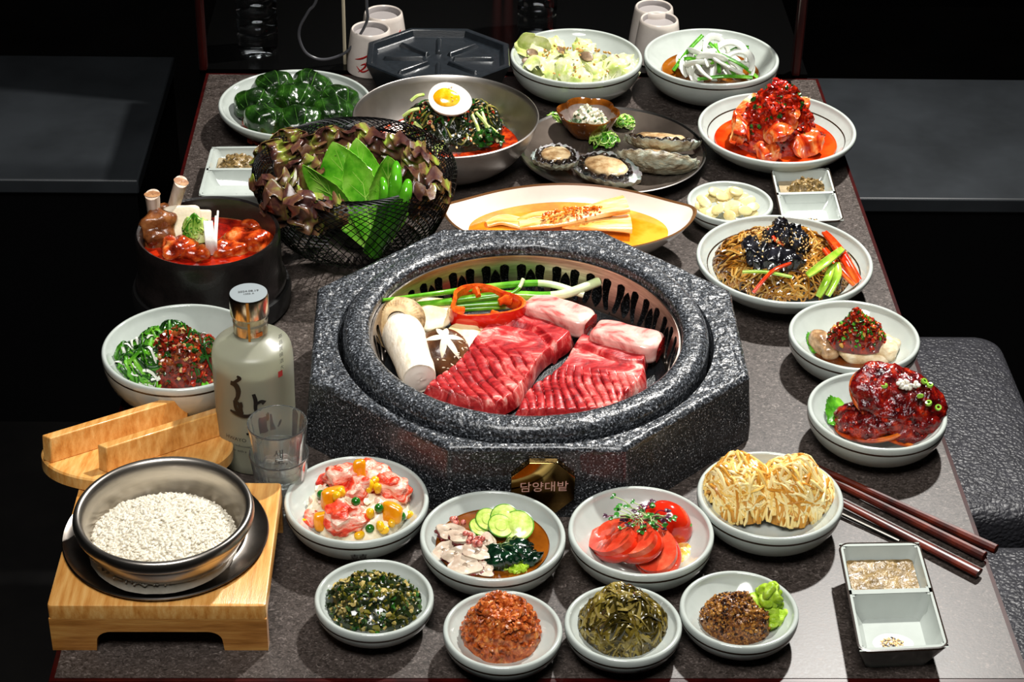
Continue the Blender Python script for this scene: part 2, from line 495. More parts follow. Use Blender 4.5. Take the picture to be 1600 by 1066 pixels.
def bench(x0, x1, y0, y1, zt, label):
    t = thing('low_bench', ((x0+x1)/2, (y0+y1)/2, 0), label, 'bench')
    g = G(); g.box(((x0+x1)/2, (y0+y1)/2, zt-.012), (x1-x0, y1-y0, .024)); bevel(g.build('bench_top', m_leas, t), .003)
    g = G(); g.box(((x0+x1)/2, (y0+y1)/2+.004, (zt-.024)/2), (x1-x0-.01, y1-y0-.012, zt-.024)); g.build('bench_body', m_lac, t)
bench(.40, 1.25, 1.371, 1.79, .45, 'smooth grey-topped low bench behind the right side of the table')
bench(-1.6, -.55, 1.41, 1.85, .45, 'smooth grey-topped low bench in the dark at upper left')
# ------------------------------------------------------------------ stone grill
m_stone = mat('speckled_granite', ['#0b0b0c', '#17181a', '#26282b', '#5a5d62', '#e8e8ea'], 620, .42, .5, 240, detail=3, lo=.36, hi=.72, coat=.25, bdist=.0012)
m_hewn = mat('hewn_granite', ['#121315', '#2a2d31', '#50545a', '#a4a8ae', '#f4f4f6'], 480, .34, .9, 120, detail=5, lo=.41, hi=.76, dist=.4, coat=.3, bdist=.003)  # rough-hewn face; ramp brightened to carry the key lamp's highlights
m_steel = mat('brushed_steel', ['#a2958a', '#c6bbb0'], 40, .36, metal=1, stretch=(1, 1, 14), aniso=.3)
m_pan = mat('black_cast_pan', ['#101214', '#1a1d20'], 300, .33, .35, 700, spec=.6, coat=.2)
GC = Vector((-.003, .418, T)); GH = .074
RC = Vector((-.005, .408, T))
grill = thing('stone_grill', GC, 'octagonal speckled black granite table grill in the middle of the table', 'grill')
OCT = [(.082, .197), (.207, .075), (.207, -.079), (.082, -.197), (-.076, -.197), (-.206, -.090), (-.209, .075), (-.086, .197)]
OCT = [Vector(p) for p in OCT]
def octr(a, grow=0):
    d = Vector((cos(a), sin(a))); best = 9
    for i in range(8):
        p, q = OCT[i], OCT[(i+1) % 8]; e = q-p; n = Vector((e.y, -e.x)); n.normalize()
        if n.dot(p) < 0: n = -n
        dn = d.dot(n)
        if dn > 1e-4: best = min(best, (n.dot(p)+grow)/dn)
    return best
def rough(p, a, f=1):
    return a*(noise.fractal(p*90*f, 1.0, 2.0, 4)+.6*noise.noise(p*30*f))
def octfn(u, v):
    a = 2*pi*u; ro = octr(a)
    r_in = .178
    off = RC-GC
    inner = Vector((off.x+r_in*cos(a), off.y+r_in*sin(a)))
    outer = Vector((ro*cos(a), ro*sin(a)))
    if v < .12:
        k = v/.12; p = inner.lerp(inner.normalized()*(inner.length+.004), k); z = -.03+(.03)*k
        q = Vector((p.x, p.y, GH+z-.002)); return GC+q
    if v < .62:
        k = (v-.12)/.50; st = inner.normalized()*(inner.length+.004); en = outer*(1-.006/ro)
        p = st.lerp(en, k); q = Vector((p.x, p.y, GH-.001*(1-k)))
        edge = min(1, (1-k)*8)*min(1, k*10)
        q.z += rough(q, .0011)*edge+.0006*noise.noise(q*300)*edge
        return GC+q
    if v < .74:
        k = (v-.62)/.12; t = k*pi/2
        p = outer*(1-.006/ro*(1-sin(t))); q = Vector((p.x, p.y, GH-.006*(1-cos(t))))
        q += Vector((cos(a), sin(a), 0))*rough(q, .0006)
        return GC+q
    k = (v-.74)/.26; z = GH-.006-(GH-.006)*k
    gr = .005*min(1, k*1.4)
    rr = octr(a, gr); q = Vector((rr*cos(a), rr*sin(a), z)); 
    q += Vector((cos(a), sin(a), 0))*noise.noise(q*60)*.0006
    return GC+q
g = G(); g.surf(octfn, 520, 100, cu=True)
# hewn top/arris gets its own finish, key highlights lifted into its colour
nu = 520
g.m = [0 if (i//nu) >= 72 else 1 for i in range(len(g.f))]
g.f = [tuple(reversed(f)) for f in g.f]
g.build('stone_body', [m_stone, m_hewn], grill, angle=60)
# raised ring
pr = cr([(.1765, .05, 0), (.1770, .072, 0), (.1755, .081, 0), (.1700, .0862, 0), (.162, .0872, 0), (.1555, .0862, 0), (.1515, .083, 0), (.1505, .077, 0)], 4)
g = G()
def ringfn(u, v):
    a = 2*pi*u; q = pr[min(int(v*(len(pr)-1)+.5), len(pr)-1)]
    p = Vector((q.x*cos(a), q.x*sin(a), q.y))
    p += Vector((cos(a)*.4, sin(a)*.4, 1))*rough(p+Vector((3, 3, 0)), .0005)
    return RC+p
g.surf(ringfn, 320, len(pr)-1, cu=True); g.f = [tuple(reversed(f)) for f in g.f]
g.lathe([(.1505, .077), (.1512, .066)], RC, 160)
g.build('stone_ring', m_hewn, grill, angle=70)
# steel vent ring with cut slots
U_L = .0066
def vent_unit():
    N = 25; w = 2*pi*.1475/N; h = .046
    loops = []
    x0 = -.068*w
    rect = [(x0+w*i/8, 0) for i in range(8)]+[(x0+w, h*i/6) for i in range(6)]+[(x0+w-w*i/8, h) for i in range(8)]+[(x0, h-h*i/6) for i in range(6)]
    loops.append(rect)
    def capsule(path, rad):
        P = cr([(x, y, 0) for x, y in path], 5); n = len(P); L = []; R = []
        for i, p in enumerate(P):
            t = (P[min(i+1, n-1)]-P[max(i-1, 0)]).normalized(); b = Vector((-t.y, t.x, 0))
            s = i/(n-1); r = rad[0]+(rad[1]-rad[0])*s
            if s > .85: r *= sqrt(max(.02, 1-((s-.85)/.15)**2))
            if s < .1: r *= sqrt(max(.05, 1-((.1-s)/.1)**2))
            L.append(p+b*r); R.append(p-b*r)
        return [(q.x, q.y) for q in R+L[::-1]]
    for sg in (1, -1):
        xx = lambda f: (.5+sg*(f-.5))*w
        loops.append(capsule([(xx(.115), .12*h), (xx(.205), .34*h), (xx(.245), .58*h), (xx(.225), .82*h)], (.0026, .0054)))
    lf = []
    for i in range(12):
        t = i/12
        lf.append((.5*w+U_L*sin(pi*t)**.8, h*(.10+.62*t)))
    for i in range(12):
        t = 1-i/12
        lf.append((.5*w-U_L*sin(pi*t)**.8, h*(.10+.62*t)))
    loops.append(lf)
    loops.append([(0+.0013*cos(2*pi*i/10), .09*h+.0013*sin(2*pi*i/10)) for i in range(10)])
    bm = bmesh.new(); ed = []
    for lp in loops:
        vv = [bm.verts.new((x, y, 0)) for x, y in lp]
        for i in range(len(vv)): ed.append(bm.edges.new((vv[i], vv[(i+1) % len(vv)])))
    bmesh.ops.triangle_fill(bm, use_beauty=True, edges=ed)
    bm.verts.index_update()
    vs = [v.co.copy() for v in bm.verts]; fs = []
    for f in bm.faces:
        fs.append(tuple(v.index for v in f.verts))
    bm.free(); return N, w, h, vs, fs, loops
N, w, h, vs, fs, loops_ = vent_unit()
g = G()
def vpt(x, y, k, dr=0):
    a = (x+k*w)/.1475; q = y/h; r = .1395+.0105*q+dr
    return RC+Vector((-r*cos(a), r*sin(a), .026+.0475*q))
for k in range(N):
    g.add([vpt(v.x, v.y, k) for v in vs], [tuple(reversed(f)) for f in fs])
    g.add([vpt(v.x, v.y, k, .0011) for v in vs], fs)
    for lp in loops_[1:]:
        n = len(lp)
        g.add([vpt(x, y, k) for x, y in lp]+[vpt(x, y, k, .0011) for x, y in lp], [(i, (i+1) % n, n+(i+1) % n, n+i) for i in range(n)])
g.build('vent_ring', m_steel, grill, angle=50)
g = G(); g.lathe([(.1505, .0735), (.1500, .0752), (.1480, .0752), (.1478, .0735)], RC, 128); g.build('steel_rim', m_steel, grill)
# dark firebox wall behind the slots
g = G(); g.lathe([(.1755, .05), (.1750, .012), (0, .010)], RC, 96); g.build('firebox', m_stone, grill)
# pan
PANH = .028
pan = thing('grill_pan', RC, 'round black cast grill pan sunk inside the stone grill under the meat', 'pan')
g = G(); g.lathe([(0, .016), (.137, .016), (.1390, .024), (.1385, .030), (.1365, .031), (.134, .0295), (.131, .0285), (.128, .025), (.120, .0245), (0, .0245)], RC, 128)
g.build('pan_plate', m_pan, pan)
for k in range(8):
    a = 2*pi*k/8+.2; g = G()
    d = Vector((cos(a), sin(a), 0)); b = Vector((-sin(a), cos(a), 0))
    ring = [RC+Vector((0, 0, .0243))+d*r_+b*s_ for r_, s_ in ((.03, -.003), (.11, -.006), (.118, 0), (.11, .006), (.03, .003))]
    top = [RC+Vector((0, 0, .0278))+d*r_+b*s_ for r_, s_ in ((.034, -.0015), (.108, -.0035), (.113, 0), (.108, .0035), (.034, .0015))]
    g.add(ring+top, [(5, 6, 7, 8, 9)]+[(i, (i+1) % 5, 5+(i+1) % 5, 5+i) for i in range(5)])
    bevel(g.build('rib', m_pan, pan), .001)
# gold plaque
m_gold = mat('polished_gold', '#b9975a', rough=.1, metal=1)
pl = W(846, 745, .035); yf = GC.y-.197-.0075
p0 = V(848, 760, yf); cz = p0.z
g = G(); hw, hh = .0285, .0285; cx = p0.x
ol = [(cx-hw, cz-hh*.45), (cx-hw*.45, cz-hh), (cx+hw*.45, cz-hh), (cx+hw, cz-hh*.45), (cx+hw, cz+hh*.40), (cx+hw*.45, cz+hh*.95), (cx-hw*.45, cz+hh*.95), (cx-hw, cz+hh*.40)]
vs = [Vector((x, yf-.0022, z)) for x, z in ol]+[Vector((x, yf+.006, z)) for x, z in ol]
g.add(vs, [tuple(range(8)), tuple(range(15, 7, -1))]+[(i, i+8, (i+1) % 8+8, (i+1) % 8) for i in range(8)])
plq = bevel(g.build('plaque', m_gold, grill), .0006)
m_pink = mat('plaque_lettering', '#d9a99a', rough=.5)
tv, tf = textmesh('담양대밭', .0120)
g = G(); g.add([Vector((cx+.001+v.x, yf-.00255, cz+.0005+v.y+v.x*.04)) for v in tv], tf); 
g.build('plaque_lettering', m_pink, plq, flatsh=True)
# ------------------------------------------------------------------ crockery
m_por = mat('celadon_porcelain', ['#a9b0aa', '#b3bab4'], 25, .09, coat=.3, spec=.5)
m_line = mat('brown_glaze_line', '#2a1d12', rough=.25, coat=.3)
def wallcurve(R, H, rf, style):
    """outer profile from foot to rim"""
    pts = []
    for i in range(15):
        t = i/14; a = t*pi/2
        if style == 'bowl': r = rf+(R-rf)*sin(a)**.85; z = .005+(H-.008)*(1-cos(a))**.95
        elif style == 'plate': r = rf+(R-rf)*(.55*t+.45*sin(a)); z = .005+(H-.008)*(.65*t**1.3+.35*(1-cos(a)))
        else: r = rf+(R-rf)*sin(a)**.7; z = .005+(H-.008)*(1-cos(a))**.8
        pts.append((r, z))
    return pts
def bowlprof(R, H, rfk=.55, style='bowl', t=.0042, lip=.0027, line=True, inline=False):
    rf = R*rfk; w = wallcurve(R-.001, H-.002, rf, style)
    prof = [(0, .0035), (rf*.86, .0035), (rf*.88, 0), (rf*.97, 0), (rf, .003)]+w[1:]
    ms = [0]*(len(prof)-1)
    if line:  # thin painted line on the outer wall below the lip
        zt = H-.0062; zb = zt-.0021
        def rz(z):
            for (r1, z1), (r2, z2) in zip(w, w[1:]):
                if z1 <= z <= z2: return r1+(r2-r1)*(z-z1)/max(1e-9, z2-z1)
            return w[-1][0]
        keep = [p for p in prof[5:] if p[1] < zb-.0006]
        hi = [p for p in w if p[1] > zt+.0006]
        prof = prof[:5]+keep+[(rz(zb), zb), (rz(zt), zt)]+hi
        k = 5+len(keep)
        ms = [0]*(len(prof)-1); ms[k] = 1
    n0 = len(prof)
    for i in range(1, 8):  # rolled lip
        a = pi*i/8
        prof.append((R-.001-lip*(1-cos(a))*.9, H-.0028+.0028*sin(a)))
    rfl = R*(.28 if style == 'bowl' else .55); zf = .0085; ri = R-.001-2*lip*.9-.0006
    inn = [(rfl+(ri-rfl)*k**.85, zf+(H-.0042-zf)*k**1.45) for k in [i/16 for i in range(16, -1, -1)]]
    # smooth inside towards the floor
    prof += inn
    prof += [(rfl*.5, zf-.0004), (0, zf-.0006)]
    ms += [0]*(len(prof)-1-len(ms))
    inz = [(r, z) for r, z in inn]
    if inline:
        for i in range(n0+7, len(prof)-2):
            pass
        # insert a thin band near the top of the inner wall
        for i in range(len(prof)-1, n0+6, -1):
            if prof[i][1] < H-.0125: kk = i
        (r1, z1), (r2, z2) = prof[kk-1], prof[kk]
        zt, zb = H-.0120, H-.0133
        f = lambda z: r1+(r2-r1)*(z-z1)/((z2-z1) or 1e-9)
        prof[kk:kk] = [(f(zt), zt), (f(zb), zb)]; ms = ms[:kk-1]+[0, 1, 0]+ms[kk:]
    return prof, ms, inz
def fitc(xl, xr, yt, H, n=48):
    """centre and radius of the rim circle at height H that fills the pixel span xl..xr with its top at yt"""
    cx, cy = (xl+xr)/2, yt+(xr-xl)*.28; R = (xr-xl)/2/S(cy, H)
    for _ in range(8):
        c = W(cx, cy, H)
        q = [PX(c+Vector((R*cos(2*pi*i/n), R*sin(2*pi*i/n), 0))) for i in range(n)]
        x0, x1, y0 = min(a for a, b in q), max(a for a, b in q), min(b for a, b in q)
        cx += ((xl+xr)-(x0+x1))/2; cy += yt-y0; R *= (xr-xl)/(x1-x0)
    return c, R
class Dish: pass
def dish(name, xl, xr, yt, yb, label, cat, style='bowl', rfk=.55, line=True, inline=False, mats=None, H=None, dx=0, dy=0, **kw):
    if H is None:
        lo, hi = .015, .10
        for _ in range(14):
            H = (lo+hi)/2; c, R = fitc(xl, xr, yt, H)
            pr, _, _ = bowlprof(R, H, rfk, style, line=False, **kw)
            low = max(PX(Vector((c.x+r*cos(a), c.y+r*sin(a), T+z)))[1] for r, z in pr for a in (-1.9, -1.75, -1.57, -1.4, -1.25))
            if low < yb: lo = H
            else: hi = H
        H = max(H, R*{'bowl': .58, 'plate': .40}[style])
    c, R = fitc(xl, xr, yt, H)
    d = Dish(); d.c = Vector((c.x+dx, c.y+dy, T)); d.R = R; d.H = H
    pr, ms, d.inn = bowlprof(R, H, rfk, style, line=line, inline=inline, **kw)
    g = G(); g.lathe(pr, d.c, 96, ms=ms)
    d.o = g.build(name, mats or [m_por, m_line], label=label, cat=cat, org=d.c, angle=50)
    def rin(z):
        best = d.inn[-1][0]
        for (r1, z1), (r2, z2) in zip(d.inn, d.inn[1:]):
            if z2 <= z <= z1: return r2+(r1-r2)*(z-z2)/max(1e-9, z1-z2)
        return d.inn[0][0] if z > d.inn[0][1] else best
    d.rin = rin; d.floor = d.inn[-1][1]
    return d
def P(d, x, y, h):
    """point in dish d: x right, y away, as fractions of its radius, h above the table"""
    return d.c+Vector((x*d.R, y*d.R, h))
def liquid(name, d, h, m, label, cat='broth', amp=.0):
    r = d.rin(h)-.0002; g = G()
    g.lathe([(0, h), (r*.5, h), (r*.9, h+.0001), (r*.985, h+.0004), (r, h+.0012), (r*.9, h-.003), (0, h-.003)], d.c, 72)
    return g.build(name, m, label=label, cat=cat)

D = {}
W0 = 'white porcelain'
D['roll'] = dish('serving_plate', 343, 587, 107, 226, 'white deep plate of green stuffed rolls at the back left corner', 'plate', 'plate', .55, line=False, dx=-.003)
D['salad'] = dish('salad_bowl', 796, 1005, 43, 163, 'white porcelain bowl of pale lettuce salad beside the octagonal griddle', 'bowl', rfk=.5)
D['squid'] = dish('salad_bowl', 1005, 1219, 43, 165, 'white porcelain bowl of white onion and chives at the back right corner', 'bowl', rfk=.5)
D['kim'] = dish('serving_bowl', 1089, 1340, 143, 272, 'white wide shallow bowl of red kimchi at the right edge', 'bowl', 'plate', .5, line=False, inline=True)
D['gar'] = dish('small_dish', 1072, 1210, 281, 354, 'small white dish of sliced garlic', 'dish')
D['jap'] = dish('serving_plate', 1087, 1367, 336, 494, 'white deep plate of glass noodles with black mushroom', 'plate', 'plate', .55, line=False, inline=True, dy=.003)
D['fish'] = dish('side_bowl', 1231, 1440, 468, 587, 'white bowl of steamed fish with chilli topping at the right edge', 'bowl', dy=.001)
D['crab'] = dish('side_bowl', 1259, 1481, 574, 717, 'white bowl of dark red marinated crab at the right edge', 'bowl', dy=-.005)
D['sca'] = dish('salad_bowl', 155, 412, 476, 658, 'white bowl of scallion shreds and minced meat behind the frosted bottle', 'bowl', rfk=.5, dy=.004)
D['cs'] = dish('side_bowl', 442, 672, 710, 871, 'white bowl of crab stick and corn salad marked with a double happiness sign', 'bowl')
D['oct'] = dish('side_bowl', 654, 886, 765, 921, 'white bowl of octopus slices and wakame in broth below the gold plaque', 'bowl', dy=.001)
D['tom'] = dish('side_bowl', 886, 1118, 757, 921, 'white bowl of sliced tomato topped with sprouts', 'bowl')
D['pot'] = dish('side_bowl', 1084, 1317, 703, 863, 'white bowl of golden shredded potato pancake', 'bowl', dx=.002)
D['herb'] = dish('small_bowl', 489, 680, 871, 1008, 'small white bowl of chopped green herbs in oil', 'bowl')
D['paste'] = dish('small_bowl', 690, 881, 917, 1053, 'small white bowl holding a mound of orange red paste', 'bowl', dy=-.002)
D['stem'] = dish('small_bowl', 880, 1068, 911, 1049, 'small white bowl of olive brown seaweed stems', 'bowl')
D['mus'] = dish('small_bowl', 1060, 1251, 889, 1026, 'small white bowl of mustard and green wasabi', 'bowl')
for k, d in D.items(): print('DISH', k, [round(q, 3) for q in (d.c.x, d.c.y, d.R, d.H, d.floor)])

# wrapped marks on the bowls
def bowlmark(d, text, size, ang, zc, m):
    tv, tf = textmesh(text, size); o = []
    w = wallcurve(d.R-.001, d.H-.002, d.R*.55, 'bowl')
    for v in tv:
        z = zc+v.y*.8; r = w[-1][0]
        for (r1, z1), (r2, z2) in zip(w, w[1:]):
            if z1 <= z <= z2: r = r1+(r2-r1)*(z-z1)/max(1e-9, z2-z1)
        a = ang+v.x/d.R
        o.append(d.c+Vector(((r+.0005)*cos(a), (r+.0005)*sin(a), z)))
    g = G(); g.add(o, tf); g.build('double_happiness_mark', m, d.o, flatsh=True)
m_mark = mat('grey_stamp', '#3a352e', rough=.4)
bowlmark(D['cs'], '囍', .0165, -1.50, D['cs'].H*.47, m_mark)
bowlmark(D['stem'], '囍', .014, -1.27, D['stem'].H*.42, m_mark)

# metal noodle bowl
m_ste2 = mat('satin_steel', ['#b5aea8', '#cfc9c2'], 14, .36, metal=1, rvar=.06)
c, R = fitc(550, 840, 120, .062); d = Dish(); d.c = Vector((c.x+.001, c.y+.002, T)); d.R = R; d.H = .062
pr = [(0, .002), (.055, 0), (.062, .003)]+[(.062+(R-.062)*(.35*t+.65*sin(t*pi/2)), .003+.059*(.6*t**1.3+.4*(1-cos(t*pi/2)))) for t in [i/12 for i in range(1, 13)]]
inn = [(r-.0016, z+.0012) for r, z in pr[3:-1]][::-1]
g = G(); g.lathe(pr+[(R+.0008, .0633), (R-.0005, .0642), (R-.0018, .0632)]+inn+[(.055, .0045), (0, .004)], d.c, 96)
d.o = g.build('metal_bowl', m_ste2, label='wide brushed steel bowl of cold noodles with half a boiled egg', cat='bowl', angle=50)
d.inn = inn+[(.055, .0045)]; d.floor = .0045
def _rin(z, inn=d.inn):
    for (r1, z1), (r2, z2) in zip(inn, inn[1:]):
        if z2 <= z <= z1: return r2+(r1-r2)*(z-z2)/max(1e-9, z1-z2)
    return inn[-1][0]
d.rin = _rin; D['steel'] = d; print('DISH steel', d.c, R)
# dark abalone plate
m_dpl = mat('dark_glazed_plate', ['#3a332d', '#5d534b', '#7a6e64'], 9, .2, coat=.5, lo=.3, hi=.7, metal=.5)
c, R = fitc(809, 1104, 166, .022); d = Dish(); d.c = Vector((c.x, c.y, T)); d.R = R; d.H = .022
g = G(); g.lathe([(0, .003), (R*.6, .003), (R*.62, 0), (R*.66, .001), (R*.85, .009), (R-.001, .0205), (R, .0218), (R-.0016, .0222), (R-.004, .0205), (R*.86, .0125), (R*.68, .0062), (R*.6, .0055), (0, .0055)], d.c, 96, ms=[0]*5+[1]*3+[0]*4)
d.o = g.build('abalone_plate', [m_dpl, mat('plate_rim_steel', '#8b8783', rough=.25, metal=1)], label='round dark brown plate of four abalones', cat='plate'); D['aba'] = d; d.floor = .0058
# octagon griddle
gx, gy = W(685, 84, .055).x, W(685, 84, .055).y
og = thing('octagonal_griddle', (gx, gy, T), 'black octagonal griddle plate with spoke ridges at the back', 'griddle')
m_grd = mat('griddle_coating', ['#15191d', '#1d2227'], 200, .3, .15, 900, spec=.6, coat=.3)
a8 = [(2*k+1)*pi/8 for k in range(8)]; Rg = .0975
def ring8(r, z): return [Vector((gx+r*cos(a), gy+r*sin(a)*.88, T+z)) for a in a8]
rg = [(.055, .0), (.075, .002), (Rg-.006, .040), (Rg-.001, .0505), (Rg, .0535), (Rg-.0015, .0552), (Rg-.007, .0552), (Rg-.0085, .0545), (Rg-.0125, .0475), (Rg-.014, .0465), (.012, .0465)]
vs = []; fs = []
for r, z in rg: vs += ring8(r, z)
for i in range(len(rg)-1):
    for k in range(8): fs.append((i*8+k, i*8+(k+1) % 8, (i+1)*8+(k+1) % 8, (i+1)*8+k))
fs.append(tuple(range(7, -1, -1))); fs.append(tuple((len(rg)-1)*8+k for k in range(8)))
g = G(); g.add(vs, fs); g.build('griddle_plate', m_grd, og, angle=25)
for k in range(8):
    a = k*pi/4+pi/2
    d_ = Vector((cos(a), sin(a)*.88, 0)); b = Vector((-sin(a), cos(a), 0)); c0 = Vector((gx, gy, T))
    g = G(); bs_, ts_ = [], []
    for r_, s_ in ((.018, -.0042), (.068, -.0042), (.072, 0), (.068, .0042), (.018, .0042)): bs_.append(c0+d_*r_+b*s_+Vector((0, 0, .0462)))
    for r_, s_ in ((.020, -.0016), (.0655, -.0016), (.068, 0), (.0655, .0016), (.020, .0016)): ts_.append(c0+d_*r_+b*s_+Vector((0, 0, .0515)))
    g.add(bs_+ts_, [(5, 6, 7, 8, 9)]+[(i, (i+1) % 5, 5+(i+1) % 5, 5+i) for i in range(5)])
    bevel(g.build('ridge', m_grd, og), .0012)
# boat dish
m_cream = mat('cream_porcelain', ['#e6dbd0', '#eee4da'], 20, .15, coat=.5)
bc = W(889, 341, .042); bL = .1405; bW = .078
def boatfn(r, z, a):
    x = cos(a); s = sin(a)
    yy = s*(1-.0*abs(x)); k = abs(s)
    # pointed lens outline
    X = bL*x*(1-.0); Y = bW*s*(1-.22*x*x)
    return Vector((X*r, Y*r, z))
bprof = [(.42, 0), (.45, 0), (.62, .006), (.80, .018), (.93, .032), (.99, .041), (1.0, .0435), (.985, .0445), (.968, .0425), (.90, .033), (.76, .019), (.58, .009), (.40, .006), (.0001, .006)]
rimk = (5, 6)
vs = []; fs = []; mm = []; n = 96
for i, (r, z) in enumerate(bprof):
    for k in range(n):
        a = 2*pi*k/n; e = abs(cos(a))**10*.010*(z/.0445)
        v = boatfn(r, z+e, a); vs.append(bc.xy.to_3d()+Vector((v.x, v.y, T+v.z)))
for i in range(len(bprof)-1):
    for k in range(n):
        l = (k+1) % n; fs.append((i*n+k, i*n+l, (i+1)*n+l, (i+1)*n+k)); mm.append(1 if i in (6, 7) else 0)
g = G(); g.add(vs, fs, mm); g.build('boat_dish', [m_cream, mat('brown_rim', '#6b4a2c', rough=.25, coat=.3)], label='long cream boat-shaped dish of kimchi stem in orange broth behind the grill', cat='dish', angle=60)
# divided sauce dishes
def twin(corners, H, label, edge, wall=.0022, div=.47, inner=True):
    A, B, C_, D_ = [Vector((W(x, y, H).x, W(x, y, H).y)) for x, y in corners]  # back-left, back-right, front-right, front-left
    def at(u, v): return A.lerp(B, u).lerp(D_.lerp(C_, u), v)
    cen = at(.5, .5); Lu = (B-A).length; Lv = (D_-A).length
    def rr(u0, u1, v0, v1, r, z, n=5):
        o = []; ru, rv = r/Lu, r/Lv
        for cu_, cv_, a in ((u1-ru, v1-rv, 0), (u0+ru, v1-rv, pi/2), (u0+ru, v0+rv, pi), (u1-ru, v0+rv, 1.5*pi)):
            for i in range(n+1):
                q = at(cu_+ru*cos(a+pi/2*i/n), cv_+rv*sin(a+pi/2*i/n)); o.append(Vector((q.x, q.y, T+z)))
        return o
    g = G()
    def loft(loops, ms, cap0=False, cap1=False):
        n = len(loops[0]); vs = [p for l in loops for p in l]; fs = []; mm = []
        for i in range(len(loops)-1):
            for k in range(n): fs.append((i*n+k, (i+1)*n+k, (i+1)*n+(k+1) % n, i*n+(k+1) % n)); mm.append(ms[i])
        if cap0: fs.append(tuple(range(n))); mm.append(ms[0])
        if cap1: fs.append(tuple((len(loops)-1)*n+k for k in range(n-1, -1, -1))); mm.append(ms[-1])
        g.add(vs, fs, mm)
    e = 0 if edge is None else 1
    bu, bv = .14, .10
    loft([rr(bu, 1-bu, bv, 1-bv, .006, 0), rr(bu-.01, 1-bu+.01, bv-.005, 1-bv+.005, .007, .002), rr(.02, .98, .015, .985, .009, H-.006), rr(0, 1, 0, 1, .009, H-.0015), rr(.004, .996, .003, .997, .009, H)], [0, 0, 0, e], cap0=True)
    lp = [rr(.004, .996, .003, .997, .009, H), rr(.022, .978, .014, .986, .008, H+.0002)]
    loft(lp, [e])
    # rim to the two wells
    wells = []
    for v0, v1 in ((.035, div-.018), (div+.018, .965)):
        top = rr(.05, .95, v0, v1, .006, H-.0006); mid = rr(.085, .915, v0+.03, v1-.03, .007, H*.62); bot = rr(.17, .83, v0+.075, v1-.075, .006, H*.36)
        loft([top, mid, bot], [0, 0], cap1=True); wells.append((v0, v1))
    # flat rim web: strips between outer loop and the wells
    def q4(u0, u1, v0, v1, z=H-.0001):
        ps = [at(u0, v0), at(u1, v0), at(u1, v1), at(u0, v1)]
        return [Vector((p.x, p.y, T+z)) for p in ps]
    for u0, u1, v0, v1 in ((.012, .052, .02, .98), (.948, .988, .02, .98), (.012, .988, .01, .037), (.012, .988, div-.02, div+.02), (.012, .988, .963, .99)):
        g.add(q4(u0, u1, v0, v1), [(3, 2, 1, 0)])
    # corner webs
    for v0, v1 in wells:
        for cu_, cv_ in ((.05, v0), (.95, v0), (.95, v1), (.05, v1)):
            su = 1 if cu_ < .5 else -1; sv = 1 if cv_ == v0 else -1
            g.add(q4(min(cu_, cu_+su*.03), max(cu_, cu_+su*.03), min(cv_, cv_+sv*.02), max(cv_, cv_+sv*.02), H-.0007), [(3, 2, 1, 0)])
    mats = [m_por] + ([edge] if edge else [])
    o = g.build('divided_sauce_dish', mats, label=label, cat='dish', angle=35)
    def pt(u, v, z): q = at(u, v); return Vector((q.x, q.y, T+z))
    return o, pt, wells, (Lu, Lv)
m_edge = mat('dark_brown_edge', '#2b2019', rough=.2, coat=.4)
TW1 = twin([(1309, 848), (1437, 846), (1485, 1013), (1342, 1020)], .030, 'white divided sauce dish with dark rim in the front right corner', m_edge)
TW2 = twin([(1203, 263), (1296, 262), (1320, 345), (1222, 350)], .026, 'white divided sauce dish with dark rim beside the red kimchi bowl', m_edge)
TW3 = twin([(330, 229), (428, 228), (418, 306), (309, 306)], .024, 'white divided sauce dish without dark rim behind the stew pot', None)
# ------------------------------------------------------------------ food helpers
rnd.seed(101)
UZ = up.z
def dome(px, py, rpx, h0, top, ryk=.9, **kw):
    c = W(px, py, h0); rx = rpx/S(py, h0)
    return Dome(c, rx, rx*ryk, (py-top)/(S(py, h0)*UZ), **kw)
def frame(n, x=(1, 0, 0)):
    n = Vector(n).normalized(); x = Vector(x); x = (x-n*x.dot(n)).normalized(); y = n.cross(x)
    return Matrix((x, y, n)).transposed()
TOCAM = (CAM-Vector((0, .5, T))).normalized()
def leaf(g, base, tip, width, nrm, bend=0, cup=0, frill=0, fk=9, jag=0, th=.0005, m=0, nu=12, nv=18, pw=.75, broad=.45, mb=None, ns=70, na=0):
    base, tip = Vector(base), Vector(tip); t = tip-base; L = t.length; nrm = Vector(nrm); t_ = t/L
    nrm = (nrm-t_*nrm.dot(t_)).normalized(); sd = t_.cross(nrm); ph = U(0, 9)
    e = __import__('math').log(.5)/__import__('math').log(broad)
    def fn(u, v):
        x = u*2-1; w = width*.5*max(0, sin(pi*min(1, max(0, v**e))))**pw
        if jag: w *= 1+jag*(((v*nv*.5) % 1)-.5)
        p = base+t*v+sd*(x*w)
        z = bend*sin(pi*v)*L+cup*x*x*w*2
        if frill: z += frill*(abs(x)**1.6)*sin(fk*2*pi*v+ph+x*1.5)+frill*.8*max(0, v-.5)*2*sin(x*fk*1.3+ph)
        p = p+nrm*z
        if na: p = p+nrm*na*noise.noise(p*ns)+sd*na*.6*noise.noise(p*ns+Vector((7, 3, 1)))
        return p
    g.surf(fn, nu, nv, th, m, mb=mb)
def arcpts(c, r, a0, a1, n=14, rz=0, tilt=None):
    M_ = tilt if tilt is not None else Matrix.Identity(3)
    return [Vector(c)+M_ @ Vector((r*cos(a0+(a1-a0)*i/n), r*sin(a0+(a1-a0)*i/n), rz*sin(pi*i/n))) for i in range(n+1)]

